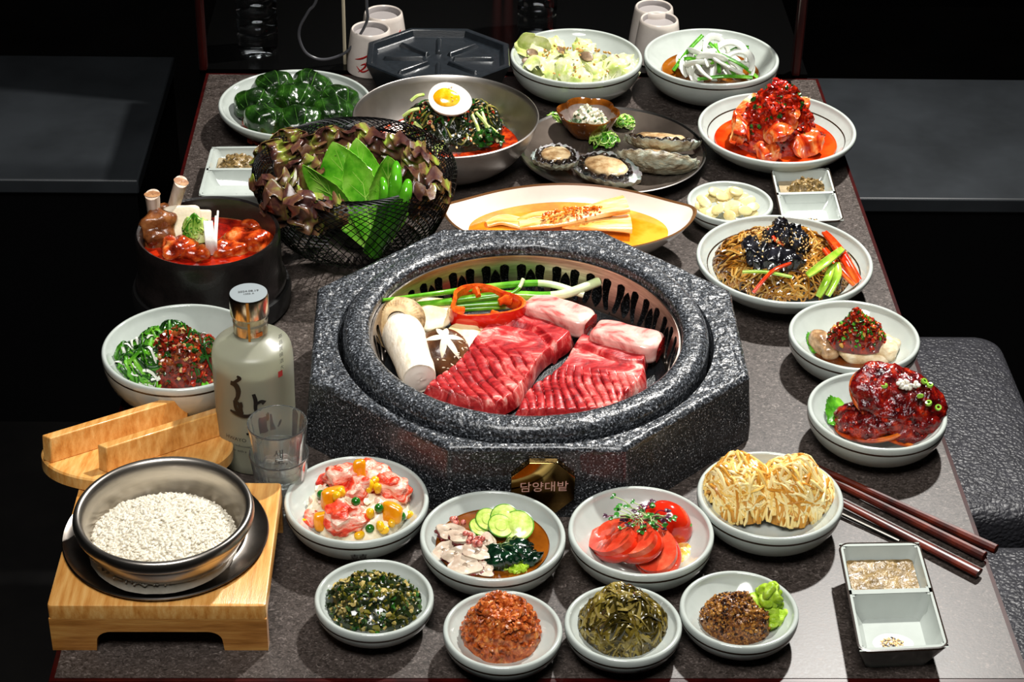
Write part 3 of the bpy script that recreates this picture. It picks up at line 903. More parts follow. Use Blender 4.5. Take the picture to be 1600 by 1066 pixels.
m_green = mat('fresh_green', ['#2f6b12', '#4f9a1e', '#79bd35'], 60, .3, .15, 200, coat=.2)
m_dgreen = mat('dark_green', ['#0b2408', '#16400f', '#2c6519'], 90, .25, .3, 200, coat=.3)
m_lgreen = mat('pale_green', ['#7fae3a', '#b5d46a', '#dcebb0'], 60, .3, .1, 200, coat=.2)
m_whiteveg = mat('white_vegetable', ['#dfe3d2', '#f2f3ea'], 60, .25, .1, 200, coat=.3)
m_sesame = mat('sesame', ['#c79a55', '#e3c48a'], 300, .45)
m_bsesame = mat('black_sesame', '#141210', rough=.4)
m_chili = mat('chilli_red', ['#7a0f06', '#b3210c', '#d1461c'], 160, .25, .3, 300, coat=.3)
m_chilid = mat('dark_chilli', ['#3a0a05', '#6a150a', '#9c2c10'], 160, .2, .3, 300, coat=.4)
m_garlic = mat('garlic_cream', ['#cdb878', '#e2d29c'], 80, .3, .1, 150, coat=.2)

# ------------------------------------------------------------------ front small bowls
rnd.seed(102)
m_paste = mat('orange_paste', ['#5e1f06', '#a04314', '#c2672c', '#dca05a'], 230, .3, .5, 350, coat=.35, lo=.3, hi=.72)
d = D['paste']; dm = dome(783, 1000, 64, .010, 940, .88, rough=.16, pw=.55)
fillmound('chilli_paste', dm, [m_paste], 'rough orange red paste mound in the small bowl at front centre', 'paste', 420, .0022, (0,), amp=.0035, ns=150)
m_mus = mat('wholegrain_mustard', ['#2a1408', '#5e3212', '#8b5520', '#b98a45'], 480, .3, .5, 500, coat=.3, lo=.3, hi=.7)
dm = dome(1147, 982, 57, .010, 934, .76, rough=.16, pw=.5, rot=-.25)
fillmound('mustard', dm, [m_mus, mat('mustard_seed_dark', '#2b1309', rough=.3), mat('mustard_seed_light', '#a87433', rough=.3)], 'brown wholegrain mustard mound beside the green wasabi', 'mustard', 700, .0012, (0, 1, 2), amp=.0015)
m_was = mat('wasabi_green', ['#7aa012', '#9cc02a', '#b9d455'], 120, .4, .5, 260, lo=.3, hi=.7)
g = G(); c = W(1190, 968, .012)
for dx, dy, z, r in ((0, 0, .004, .0155), (.002, .004, .013, .013), (.006, .004, .022, .0105), (.004, .003, .030, .0075), (-.010, -.002, .006, .010), (.010, -.006, .004, .010)):
    g.ico(c+Vector((dx, dy, z)), (r, r, r*.85), 4, .8, 130)
g.build('wasabi', m_was, label='bright green wasabi lump beside the brown mustard', cat='wasabi')
m_stem = mat('olive_stem', ['#3a2e08', '#63531a', '#8a7a33'], 90, .22, .2, 250, coat=.4)
m_stem2 = mat('olive_stem_pale', ['#6a5a24', '#9c8c4c'], 90, .22, .2, 250, coat=.4)
m_stem3 = mat('olive_stem_dark', ['#221c06', '#423810'], 90, .2, .2, 250, coat=.5)
dm = dome(972, 988, 70, .010, 932, .85, rough=.2, pw=.6)
g = G(); dm.body(g, m=2, shrink=.8); dm.strands(g, 210, .06, .0019, [0, 0, 1, 2], 16, 6, 3.5, (-.002, .005), .45, .0025, rmax=1)
g.build('seaweed_stems', [m_stem, m_stem2, m_stem3], label='tangled glossy olive brown seaweed stems in the small front bowl', cat='seaweed', kind='stuff')
# herbs in oil
d = D['herb']; m_oil = mat('green_oil', ['#4a4a08', '#6e6a12'], 30, .06, spec=.6, coat=.5)
liquid('herb_oil', d, .0195, m_oil, 'yellow green oil around the chopped herbs', 'oil')
dm = dome(583, 948, 78, .018, 912, .9, rough=.25, pw=.8)
g = G(); dm.body(g, m=0, amp=.001)
dm.bits(g, 620, .0022, [0, 0, 1, 2, 3, 3, 4, 4], 0, .98, (.4, 1.7), 1, .6, .5)
g.build('chopped_herbs', [mat('herb_dark', ['#11160a', '#232f12'], 200, .18, coat=.5), m_dgreen, mat('herb_leaf', ['#2c4520', '#566f38'], 120, .3, coat=.3), mat('herb_garlic', ['#8a7a3a', '#c2ab6a'], 90, .25, coat=.4), mat('herb_olive', ['#4d4a12', '#6f6a20'], 90, .2, coat=.5)], label='glossy dark green chopped herbs and garlic in oil', cat='herbs', kind='stuff')

# ------------------------------------------------------------------ crab stick and corn salad
rnd.seed(103)
d = D['cs']
m_mayo = mat('mayonnaise', ['#e3d3ae', '#f0e6cc', '#e8c9a6'], 90, .3, .4, 180, coat=.2)
dm = dome(560, 808, 86, .012, 768, .85, rough=.2, pw=.5)
fillmound('creamy_dressing', dm, [m_mayo, mat('salad_flake', ['#e8d2c0', '#e89a80'], 80, .35)], 'creamy dressing heap under the crab sticks and corn', 'dressing', 70, .0028, (0, 0, 1), amp=.003, ns=120)
m_crabst = mat('crab_stick', ['#c01c0c', '#e04a2a', '#f2c4ae', '#f6e2d2'], 26, .35, .4, 300, stretch=(1, 1, 3.4), lo=.34, hi=.68, dist=1.2)
cs = [(536, 745, .040, .0135, .4, 'deep red crab stick chunk standing at the back of the corn salad'), (585, 744, .036, .014, -.6, 'frayed orange crab stick chunk behind the yellow mango piece'), (612, 764, .036, .0145, -.3, 'large frayed pale crab stick chunk at the right of the corn salad'), (560, 768, .042, .012, .9, 'small red and white crab stick chunk in the middle of the corn salad'), (541, 812, .030, .0155, .3, 'large frayed red crab stick chunk at the front of the corn salad'), (486, 812, .022, .0075, 1.4, 'narrow red crab stick sliver at the left edge of the corn salad'), (508, 752, .026, .008, .5, 'pale pink crab stick sliver at the back left of the corn salad')]
for px, py, h, r, a, lb in cs:
    g = G(); g.ico(W(px, py, h), (r*1.15, r*.85, r*.75), 4, .35, 160, Euler((U(-.5, .2), U(-.5, .5), a)).to_matrix(), p=4)
    g.build('crab_stick', m_crabst, label=lb, cat='crab stick', group='crab stick chunks in the corn salad')
m_corn = mat('corn', ['#d99a08', '#f2c21a'], 60, .25, coat=.3)
for i, (px, py, h) in enumerate([(533, 769, .046), (526, 776, .045), (578, 757, .048), (590, 763, .046), (587, 750, .048), (594, 822, .030), (612, 818, .028), (578, 803, .036), (640, 806, .024), (562, 836, .022), (478, 815, .022), (600, 828, .026), (575, 764, .045)]):
    g = G(); g.ico(W(px, py, h), (.0048, .0038, .0036), 2, .25, 200, rrot(), p=2.6)
    g.build('corn_kernel', m_corn, label=clock('yellow corn kernel', px, py, 558, 795, 90, 60, 'the corn salad'), cat='corn', group='corn kernels in the crab stick salad')
m_pea = mat('green_pea', ['#124a10', '#257a1c'], 60, .15, coat=.6)
for px, py, h in [(502, 773, .036), (556, 784, .047), (592, 794, .040), (627, 807, .028), (578, 826, .026), (514, 758, .030), (572, 756, .042)]:
    g = G(); g.ico(W(px, py, h), .0042, 3, .06, 200)
    g.build('green_pea', m_pea, label=clock('green pea', px, py, 558, 795, 90, 60, 'the corn salad'), cat='pea', group='green peas in the crab stick salad')
m_mango = mat('mango', ['#d97a06', '#f0a41a'], 40, .2, .1, 200, coat=.4)
for px, py, h, sx, sy, sz, a, lb in [(562, 738, .046, .006, .004, .011, .1, 'upright yellow mango piece on top of the corn salad'), (611, 801, .034, .0105, .005, .009, -.5, 'orange mango cube at the right of the corn salad'), (516, 782, .038, .008, .005, .010, .4, 'orange mango cube at the left of the corn salad'), (503, 815, .026, .007, .005, .009, .2, 'orange mango cube low at the front left of the corn salad'), (522, 768, .042, .009, .006, .004, .5, 'flat orange mango slice lying behind the corn kernels')]:
    g = G(); g.ico(W(px, py, h), (sx, sy, sz), 3, .2, 120, Euler((-.4, 0, a)).to_matrix(), p=4)
    g.build('mango_piece', m_mango, label=lb, cat='mango')

# ------------------------------------------------------------------ octopus bowl
rnd.seed(104)
d = D['oct']
liquid('soy_broth', d, .0255, mat('amber_broth', ['#5a2c06', '#7d430c'], 30, .05, coat=.5), 'clear amber vinegar broth in the octopus bowl', 'broth')
m_octo = mat('octopus_flesh', ['#b39a86', '#cdbba6', '#d9c9b4'], 50, .25, .2, 200, coat=.4)
m_octs = mat('octopus_skin', ['#3a0a10', '#6d1a20', '#8c3a34'], 120, .25, .3, 300, coat=.4)
ol = [(702, 832, .030, .0125, .2, 'upper left octopus slice in the amber broth'), (722, 842, .033, .0115, -.3, 'octopus slice lying over the upper left one'), (692, 862, .026, .0110, .8, 'leftmost octopus slice at the bowl wall'), (713, 868, .030, .0115, .1, 'octopus slice in the middle of the octopus heap'), (745, 866, .033, .0125, -.2, 'pale octopus slice in front of the red suckers'), (728, 886, .027, .0145, -.2, 'wide octopus slice at the front of the octopus heap'), (756, 892, .025, .0100, -.5, 'small octopus slice at the bottom beside the green lump'), (763, 850, .033, .011, -1.0, 'octopus slice at the right beside the wakame')]
for px, py, h, r, a, lb in ol:
    c = W(px, py, h); t = thing('octopus_slice', c-Vector((0, 0, .003)), lb, 'octopus', 'octopus slices in the broth')
    R_ = Euler((.35+U(-.2, .3), U(-.3, .3), a)).to_matrix(); sd = U(0, 9)
    lob = lambda q: 1+.10*sin(3*q+sd)+.06*sin(5*q+sd)
    g = G(); g.surf(lambda u, v: c+R_ @ Vector((r*lob(2*pi*u)*v*cos(2*pi*u), r*.62*lob(2*pi*u)*v*sin(2*pi*u), .0018+.0012*noise.noise(Vector((u*6, v*2, sd))))), 36, 6, .003, cu=True)
    g.build('flesh', m_octo, t)
    g = G(); pts = [c+R_ @ Vector((r*lob(q)*1.0*cos(q), r*.64*lob(q)*sin(q), .0004)) for q in [pi*.95+pi*1.15*i/22 for i in range(23)]]
    g.tube(pts, [.0013+.0006*sin(i*1.9) for i in range(23)], 6, flat=1.5); g.build('skin_edge', m_octs, t)
for px, py, h in [(739, 845, .040), (748, 848, .040), (735, 838, .038), (716, 816, .032)]:
    g = G()
    for k in range(7): g.ico(W(px, py, h)+Vector((U(-.005, .005), U(-.004, .004), U(-.002, .002))), .0028, 2, .3, 200)
    g.build('octopus_sucker', mat('octopus_sucker_pink', ['#6d1a20', '#c4685a', '#e0a090'], 200, .25, coat=.4), label=clock('pink octopus suckers', px, py, 728, 860, 70, 50, 'the octopus heap'), cat='octopus', group='octopus suckers')
m_cuc = mat('cucumber_flesh', ['#8fb23a', '#bcd069', '#dbe39a'], 70, .22, .15, 200, coat=.4)
for px, py, h, r, a, lb in [(762, 812, .036, .011, .3, 'leftmost cucumber slice at the back of the octopus bowl'), (788, 808, .038, .0125, .1, 'cucumber slice standing behind the front cucumber slice'), (808, 822, .035, .0150, -.2, 'large round cucumber slice at the right of the octopus bowl'), (748, 824, .033, .009, .8, 'small cucumber slice beside the octopus heap'), (782, 822, .036, .0115, .5, 'cucumber slice overlapped by the large one')]:
    c = W(px, py, h); R_ = Euler((.45, U(-.15, .15), a)).to_matrix()
    t = thing('cucumber_slice', c-Vector((0, 0, .002)), lb, 'cucumber', 'cucumber slices in the octopus bowl')
    g = G(); prof = [(0, .0012), (r*.45, .0013), (r*.5, .0008), (r*.93, .0010), (r*.97, 0), (r*.93, -.001), (0, -.001)]
    g.lathe(prof, (0, 0, 0), 40); g.v = [c+R_ @ v for v in g.v]; g.build('flesh', m_cuc, t)
    g = G(); g.lathe([(r*.95, .0011), (r, .0008), (r, -.0008), (r*.95, -.0011)], (0, 0, 0), 40); g.v = [c+R_ @ v for v in g.v]; g.build('peel', m_green, t)
m_wak = mat('wakame', ['#04120a', '#0b2414', '#123a20'], 120, .12, .4, 200, coat=.7)
for i, (px, py, lb) in enumerate([(800, 862, 'dark wakame leaf along the back of the wakame heap'), (815, 872, 'dark wakame leaf at the right of the wakame heap'), (790, 876, 'dark wakame leaf in front of the wakame heap'), (775, 872, 'dark wakame leaf touching the octopus slices')]):
    g = G(); c = W(px, py, .028)
    for k in range(4):
        a = U(-.5, .5); b = c+Vector((U(-.008, .004), U(-.004, .004), U(-.004, .006)))
        leaf(g, b-Vector((.014*cos(a), .014*sin(a), 0)), b+Vector((.016*cos(a), .014*sin(a), U(-.003, .003))), .018, (0, -.4, 1), .25, -.4, .002, 5, na=.004, nu=10, nv=16)
    g.build('wakame_leaf', m_wak, label=lb, cat='seaweed')
g = G(); c = W(806, 890, .024); 
for k in range(9): g.ico(c+Vector((U(-.010, .010), U(-.004, .004), U(0, .005))), (.006, .005, .005), 3, .8, 250)
g.build('wasabi', mat('lime_paste', ['#8ab01c', '#a9cc34', '#c6de6a'], 140, .35, .4, 300), label='lime green grated lump at the front of the octopus bowl', cat='wasabi')

# ------------------------------------------------------------------ tomato bowl
rnd.seed(105)
m_tom = mat('tomato_skin', ['#b3150a', '#d42a12', '#e2481e'], 14, .12, coat=.6)
m_tomf = mat('tomato_flesh', ['#c4260f', '#d6442a', '#e46f4c'], 40, .2, .2, 200, coat=.5, lo=.3, hi=.7)
m_tomj = mat('tomato_jelly', ['#d1560c', '#e58a1e'], 60, .08, .15, 150, coat=.7)
# half tomato at the back right
c = W(1040, 822, .026); t = thing('tomato_half', c-Vector((0, 0, .016)), 'glossy tomato half standing at the back right of the tomato bowl', 'tomato')
g = G(); g.ico(c, (.0240, .0180, .0250), 4, .05, 60, Euler((.1, .25, -.4)).to_matrix()); g.build('tomato_body', m_tom, t)
def wedge(px, py, h, L_, Wd, a, tilt, lb):
    c = W(px, py, h); t = thing('tomato_slice', c-Vector((0, 0, .008)), lb, 'tomato', 'tomato slices under the sprouts')
    R_ = Euler((tilt[0], tilt[1], a)).to_matrix()
    def out(u, k): q = 2*pi*u; return Vector((L_*k*cos(q), Wd*k*sin(q)*(1+.15*cos(q)), 0))
    g = G(); g.surf(lambda u, v: c+R_ @ (out(u, v)+Vector((0, 0, .003+.0012*sin(v*pi)*noise.noise(Vector((u*8, v*3, a)))))), 44, 6, .0062, cu=True); g.build('flesh', m_tomf, t)
    g = G(); g.surf(lambda u, v: c+R_ @ (out(u, 1.0+.05*sin(pi*v))+Vector((0, 0, .0034-.0076*v))), 44, 4, .0006, cu=True); g.build('skin', m_tom, t)
    for s in (-1, 1):
        g = G(); g.ico(c+R_ @ Vector((s*L_*.38, .0, .0034)), (L_*.30, Wd*.42, .0016), 3, .3, 160, R_); g.build('seed_jelly', m_tomj, t)
wedge(960, 850, .028, .033, .017, -1.05, (.5, -.5), 'leftmost tomato slice leaning on the bowl wall')
wedge(985, 846, .034, .036, .018, -.95, (.5, -.35), 'middle tomato slice below the sprouts')
wedge(1022, 860, .030, .029, .019, -1.2, (.45, .15), 'front tomato slice with wet orange seed jelly')
g = G(); dm = Dome(W(945, 838, .014), .013, .012, .008); dm.body(g, 14, amp=.001)
g.build('citrus_piece', mat('olive_jelly', ['#6f6a1c', '#8f8a34'], 80, .15, .3, 200, coat=.5), label='small olive yellow jelly piece left of the tomato slices', cat='garnish')
m_dress = mat('onion_dressing', ['#c97a1a', '#e8b85a', '#efe3d3'], 60, .12, .3, 180, coat=.5)
g = G(); dm = Dome(W(1062, 868, .013), .024, .020, .009, rot=.3); dm.body(g, 18, amp=.001, ns=150)
g.build('onion_dressing', m_dress, label='pale onion dressing pooled at the right of the tomato bowl', cat='dressing')
m_spst = mat('sprout_stem', ['#8fb05a', '#c9d8a0'], 80, .3); m_sppu = mat('purple_stem', ['#5a1038', '#8a2450'], 80, .3); m_splf = mat('sprout_leaf', ['#1c5216', '#3c8a2c'], 60, .3, coat=.2); m_sppl = mat('purple_leaf', ['#2a0a20', '#4a1838'], 60, .35)
t = thing('sprout_garnish', W(1003, 815, .045), 'tuft of green and purple micro sprouts on the tomato', 'sprouts')
gs, gp, gl, gq = G(), G(), G(), G(); c0 = W(1003, 815, .050)
for k in range(46):
    a = U(0, 2*pi); L_ = U(.010, .024); b = c0+Vector((U(-.008, .008), U(-.007, .007), U(-.004, .006)))
    e = b+Vector((cos(a)*L_, sin(a)*L_*.8, U(-.004, .010))); mid = (b+e)/2+Vector((0, 0, U(.001, .006)))
    pu = U(0, 1) < .35
    (gp if pu else gs).tube(cr([b, mid, e], 6), .00045, 5)
    for s in (-1, 1):
        r = U(.0035, .0058); a2 = a+s*U(.4, .9)
        leaf(gq if (pu and U(0, 1) < .7) else gl, e, e+Vector((cos(a2)*r, sin(a2)*r, U(-.001, .002))), r*.75, (0, -.3, 1), .1, .1, nu=4, nv=6, th=.0003, pw=.6)
for px, py, h in ((1075, 818, .035), (1032, 855, .038), (1045, 838, .040), (1028, 850, .04)):
    e = W(px, py, h); gs.tube(cr([c0, (c0+e)/2+Vector((0, 0, .006)), e], 8), .0005, 5); leaf(gl, e, e+Vector((.003, -.004, 0)), .004, (0, -.3, 1), nu=4, nv=6, th=.0003)
gs.build('sprout_stems', m_spst, t); gp.build('purple_stems', m_sppu, t); gl.build('sprout_leaves', m_splf, t, kind='stuff'); gq.build('purple_leaves', m_sppl, t, kind='stuff')

# ------------------------------------------------------------------ potato pancake
rnd.seed(106)
m_p1 = mat('fried_potato', ['#c98a2a', '#e6bf66', '#f0dc9c'], 40, .3, .2, 300, coat=.2, lo=.3, hi=.7); m_p2 = mat('fried_potato_pale', ['#e6c878', '#f2e3b0'], 40, .3, coat=.2); m_p3 = mat('fried_potato_brown', ['#b8741e', '#d39a3c'], 40, .3, coat=.2)
for (px, py, rp, top, hd, lb, ms) in ((1152, 787, 62, 722, -1.1, 'golden coil of shredded potato at the left of the pancake bowl', [0, 0, 1, 1, 2]), (1238, 790, 66, 724, -.9, 'golden coil of shredded potato at the right of the pancake bowl', [0, 1, 1, 1, 2])):
    dm = dome(px, py, rp, .014, top, .9, rough=.12, pw=.5); g = G(); dm.body(g, 20, m=2, shrink=.9)
    dm.strands(g, 120, .075, .0017, ms, 18, 6, 2.6, (-.001, .004), .8, .001, heading=hd, hvar=.5)
    dm.strands(g, 34, .05, .0016, [2, 0], 14, 6, 4, (.001, .004), .8, .001)
    g.build('potato_pancake', [m_p1, m_p2, m_p3], label=lb, cat='potato', kind='stuff')
g = G(); c = W(1256, 762, .040); nrm = (TOCAM+Vector((.25, 0, .4))).normalized(); R_ = frame(nrm)
for k in range(16):
    r = .006+.0011*k; g.tube([c+R_ @ Vector((r*cos(q), r*.85*sin(q), .004-.0003*k)) for q in [U(0, 6)+3.6*i/14 for i in range(15)]], .0011, 5)
g.build('potato_swirl', m_p2, label='pale smooth swirl of potato strands on the right potato coil', cat='potato', kind='stuff')
# ------------------------------------------------------------------ meat and vegetables on the grill
rnd.seed(201)
m_meat = mat('marbled_beef', ['#64090f', '#8f1419', '#ad2628', '#cf625b', '#e6aea2'], 30, .33, .12, 300, stretch=(1, 1.6, 1), detail=8, dist=1.4, lo=.34, hi=.70, coat=.18)
m_bone = mat('rib_bone', ['#b84a46', '#dd9a90', '#e8b4a8', '#eecabc'], 26, .25, .2, 160, coat=.5, stretch=(1, 1, 1), dist=.8)
m_marrow = mat('cut_bone', ['#8a1414', '#b02420'], 120, .25, .5, 300, coat=.5)
def beef(q, h, th, bone, rb, label, ridges, seed, bone_end=None):
    A, B, C_, D_ = [W(x, y, h) for x, y in q]; t = thing('beef_rib', (A+B+C_+D_)/4-Vector((0, 0, th)), label, 'meat')
    def at(u, v):
        wv = .012*sin(v*9+seed)+.010*noise.noise(Vector((u*3, v*4, seed)))
        p = A.lerp(B, u+ (.0 if u in (0, 1) else 0)).lerp(D_.lerp(C_, u), v); 
        sd = (B-A).normalized(); e = 2*abs(u-.5)
        return p+sd*(wv*e**3*.45)
    def top(u, v):
        p = at(u, v); eu = min(u, 1-u)*2*(A-B).length; ev = min(v, 1-v)*(A-D_).length
        ed = min(1, (eu/.007))**.5*min(1, (ev+.0005)/.006)**.5 if eu > 0 and ev >= 0 else 0
        z = -th*(1-ed)
        z += .0016*noise.noise(p*45)+.00015*noise.noise(p*190)
        n0, n1, sl = ridges
        if v > .40:
            ph = (u*sl+v*(1-.2*u))*n0*1.25+.55*noise.noise(p*22); f = abs((ph % 1)-.5)*2
            k = min(1, (v-.40)*8); z -= k*(.0038+.0016*noise.noise(p*18))*max(0, 1-f/.22)*min(1, ed+.2)
            z += k*.0006*(f)
        gr = abs(v-.20-.03*sin(u*6+seed)); z -= .0055*max(0, 1-gr/.035)
        return p+Vector((0, 0, z))
    g = G(); nu, nv = 110, 150
    vs = [top(i/nu, j/nv) for j in range(nv+1) for i in range(nu+1)]
    bot = [Vector((v.x, v.y, A.z-th-.001)) for v in vs]
    I = lambda i, j: j*(nu+1)+i; k = len(vs)
    fs = [(I(i, j), I(i, j+1), I(i+1, j+1), I(i+1, j)) for j in range(nv) for i in range(nu)]
    sk = []
    for i in range(nu):
        sk += [(I(i+1, 0), I(i, 0), I(i, 0)+k, I(i+1, 0)+k)][::-1]+[(I(i, nv), I(i+1, nv), I(i+1, nv)+k, I(i, nv)+k)][::-1]
    for j in range(nv):
        sk += [(I(0, j), I(0, j+1), I(0, j+1)+k, I(0, j)+k), (I(nu, j+1), I(nu, j), I(nu, j)+k, I(nu, j+1)+k)]
    fs = [tuple(reversed(f)) for f in fs]
    fs = fs[:]
    g.add(vs+bot, [tuple(reversed(f)) for f in fs]+sk); g.build('meat_flap', m_meat, t, angle=70)
    b0, b1 = W(*bone[0], h+.002), W(*bone[1], h+.001)
    ax = (b1-b0).normalized(); L_ = (b1-b0).length; mid = (b0+b1)/2-Vector((0, 0, .0035)); M_ = frame((0, 0, 1), ax)
    g = G(); g.ico((0, 0, 0), (L_/2, rb*1.12, rb*.80), 5, .05, 60, p=4.5)
    for i, v in enumerate(g.v):
        k = v.x/(L_/2); q = Vector((v.x+.002*noise.noise(v*60), v.y*(1+.10*k*k)+.0012*sin(k*2+seed), v.z*(1-.10*(1-k*k))+.0006*noise.noise(v*120))); g.v[i] = mid+M_ @ q
    g.build('bone', m_bone, t, angle=70)
    g = G(); E_ = frame(ax, (0, 0, 1))
    e = mid+ax*(L_/2+.0004)
    g.surf(lambda u, v: e+E_ @ Vector((v*rb*.62*(abs(cos(2*pi*u))**.6)*(1 if cos(2*pi*u) > 0 else -1), v*rb*.92*(abs(sin(2*pi*u))**.6)*(1 if sin(2*pi*u) > 0 else -1), .0012*(1-v*v)+.0006*noise.noise(Vector((cos(2*pi*u)*v*4, sin(2*pi*u)*v*4, seed))))), 32, 6, cu=True); g.build('bone_end', m_marrow, t)
    return t
beef([(808, 468), (892, 514), (782, 636), (660, 604)], .046, .017, ((822, 473), (922, 505)), .0160, 'left marbled raw beef rib flap beside the shiitake on the grill', (12, 0, -.165), 1.3)
beef([(914, 518), (1020, 550), (976, 640), (796, 642)], .046, .017, ((926, 517), (1032, 541)), .0165, 'right marbled raw beef rib flap near the grill wall', (7.5, 0, -1.05), 4.1)

m_son = mat('spring_onion', ['#3f8a12', '#62ab24', '#93c94a'], 30, .22, .1, 100, coat=.4); m_son2 = mat('spring_onion_white', ['#cfe0a0', '#e6efcf'], 30, .25, coat=.3)
so = [([(598, 469, .078), (680, 459, .060), (760, 449, .058), (850, 443, .058), (912, 461, .050)], .0036, 'long spring onion crossing the back of the grill with a white end'), ([(613, 478, .062), (680, 474, .050), (780, 462, .052), (870, 462, .052), (936, 440, .058)], .0050, 'thick spring onion with its pale root end against the vent ring'), ([(619, 485, .052), (700, 480, .044), (800, 474, .046), (898, 478, .042)], .0034, 'spring onion lying lowest, closest to the beef bone'), ([(624, 491, .046), (690, 486, .040), (780, 480, .042), (840, 476, .042)], .0030, 'short spring onion passing under the red pepper ring'), ([(730, 470, .05), (800, 458, .056), (818, 436, .066)], .0022, 'thin spring onion leaf pointing up in front of the vent ring')]
for pts, r, lb in so:
    P_ = cr([W(*p) for p in pts], 8); n = len(P_); k = int(n*.70)
    t = thing('spring_onion', P_[0], lb, 'spring onion', 'spring onions on the grill')
    g = G(); g.tube(P_[:k+1], [r*(.45+.55*min(1, i/(n*.5))) for i in range(k+1)], 12); g.build('green_stalk', m_son, t)
    g = G(); g.tube(P_[k:], r*.98, 12); g.build('white_end', m_son2, t)
# red pepper ring
m_rp = mat('red_pepper_skin', ['#b80c06', '#d61a0c', '#e6341a'], 14, .1, coat=.7); m_rpi = mat('pepper_flesh', ['#d22c10', '#ec6a1c', '#d8240c'], 50, .22, .2, 200, coat=.4)
c = W(756, 480, .052); t = thing('red_pepper_ring', c-Vector((0, 0, .008)), 'red bell pepper ring lying on the spring onions', 'pepper')
M_ = Euler((.12, .06, .1)).to_matrix()
pr_ = lambda q: .0365*(1+.12*cos(3*q+.6)+.06*cos(2*q)+.03*cos(5*q))
def pring(q, k, z): r = pr_(q)-k; return c+M_ @ Vector((r*cos(q), r*.78*sin(q), z))
g = G(); g.surf(lambda u, v: pring(2*pi*u, .0016*(2*v-1)**2, .0085-.019*v), 80, 6, cu=True); g.build('pepper_skin', m_rp, t)
g = G(); g.surf(lambda u, v: pring(2*pi*u, [.0015, .0035, .0055, .0052, .0055, .0035, .0015][int(v*6+.5)]+.0008*noise.noise(Vector((cos(2*pi*u)*5, sin(2*pi*u)*5, v*3))), [.0087, .0094, .0075, 0, -.008, -.0105, -.0105][int(v*6+.5)]), 80, 6, cu=True)
g.f = [tuple(reversed(f)) for f in g.f]; g.build('pepper_flesh', m_rpi, t)
for q in (.5, 1.75, 3.5, 5.2):
    g = G(); a_, b_ = pring(q, .003, .001), pring(q, .0165, .0005); g.tube(cr([a_, (a_+b_)/2+Vector((0, 0, .001)), b_], 5), [.0052, .005, .0045, .004, .0038, .0034, .003, .0028, .0028, .003, .0026], 10, flat=1.5); g.build('pepper_rib', m_rpi, t)
# king oyster mushroom
m_kst = mat('mushroom_stem', ['#e3d5bd', '#f0e6d4', '#d9c7aa'], 40, .5, .25, 160, stretch=(3, 1, 1)); m_kcap = mat('mushroom_cap', ['#5a4331', '#7d624a', '#9a7e62'], 40, .45, .2, 160, coat=.15); m_gill = mat('mushroom_gill', ['#7d6140', '#c2a273', '#d9bf94'], 60, .6, .3, 200)
b, e = W(628, 518, .049), W(655, 592, .047); ax = (e-b).normalized()
t = thing('king_oyster_mushroom', (b+e)/2-Vector((0, 0, .02)), 'whole king oyster mushroom with its thick white stem towards the camera', 'mushroom')
g = G(); P_ = [b.lerp(e, -.14+1.14*i/16) for i in range(17)]; g.tube(P_, [.0195*(1+.06*sin(i*.4))*(1.02 if i < 13 else 1.02-.06*(i-13)) for i in range(17)], 32)
for i, v in enumerate(g.v): g.v[i] = v+Vector((1, 1, 0))*.0009*noise.noise(Vector((v.x*120, v.y*25, v.z*60)))
g.build('stem', m_kst, t, angle=50)
g = G(); M_ = frame(ax, (1, 0, 0)); n = 24
g.surf(lambda u, v: e+M_ @ Vector((v*.0145*cos(2*pi*u), v*.0145*sin(2*pi*u), .0022*(1-v*v)+.0008*noise.noise(Vector((u*4, v*4, 2))))), 28, 6, cu=True); g.build('cut_face', mat('mushroom_cut', ['#f0e8dc', '#e6d6c8', '#d9a890'], 30, .5, .1, 90, lo=.3, hi=.9), t)
M_ = frame(ax*.75+Vector((-.22, 0, .62)), (1, 0, 0)); b = b+Vector((-.004, .004, .008))
def capfn(k0):
    def f(u, v):
        q = 2*pi*u; R_ = .0265*(1+.05*sin(2*q)+.03*sin(3*q+1))
        if k0 == 0: r = R_*sin(v*pi/2); z = -.013*cos(v*pi/2)-.002
        else: r = R_*(1-.62*v)*(1+.010*(1 if (int(u*96) % 2) else -1)*min(1, v*6)); z = -.002+.002*sin(v*pi)+.013*v
        return b+M_ @ Vector((r*cos(q), r*sin(q), z))
    return f
g = G(); g.surf(capfn(0), 48, 10, cu=True); g.build('cap', m_kcap, t)
g = G(); g.surf(capfn(1), 96, 8, cu=True); g.build('gills', m_gill, t, angle=20)
# shiitake
m_shi = mat('shiitake_cap', ['#3a2110', '#5a3820', '#7a5030'], 45, .32, .3, 180, coat=.25)
c = W(691, 552, .040); t = thing('shiitake', c-Vector((0, 0, .012)), 'brown shiitake cap with a white star cut on top', 'mushroom')
M_ = frame((TOCAM*.5+Vector((.06, 0, .75))), (1, 0, 0)); Rs = .0275; hs = .021
def shp(x, y, l=0):
    rr = min(1, (x*x+y*y)); return c+M_ @ Vector((x*Rs, y*Rs, hs*(1-rr)**.55+l+.0006*noise.noise(Vector((x*4, y*4, 2)))))
def shfn(u, v):
    q = 2*pi*u
    if v <= .8: k = v/.8; k = sin(k*pi/2); return shp(k*cos(q)*.999, k*sin(q)*.999)
    k = (v-.8)/.2; return c+M_ @ Vector((Rs*cos(q)*(1-.25*k), Rs*sin(q)*(1-.25*k), -.004*k))
g = G(); g.surf(shfn, 64, 26, cu=True); g.build('cap', m_shi, t)
m_cut = mat('mushroom_white_cut', ['#e6d3b2', '#f5ead2'], 60, .5, .1, 150)
g = G(); o_ = (.05, .18)
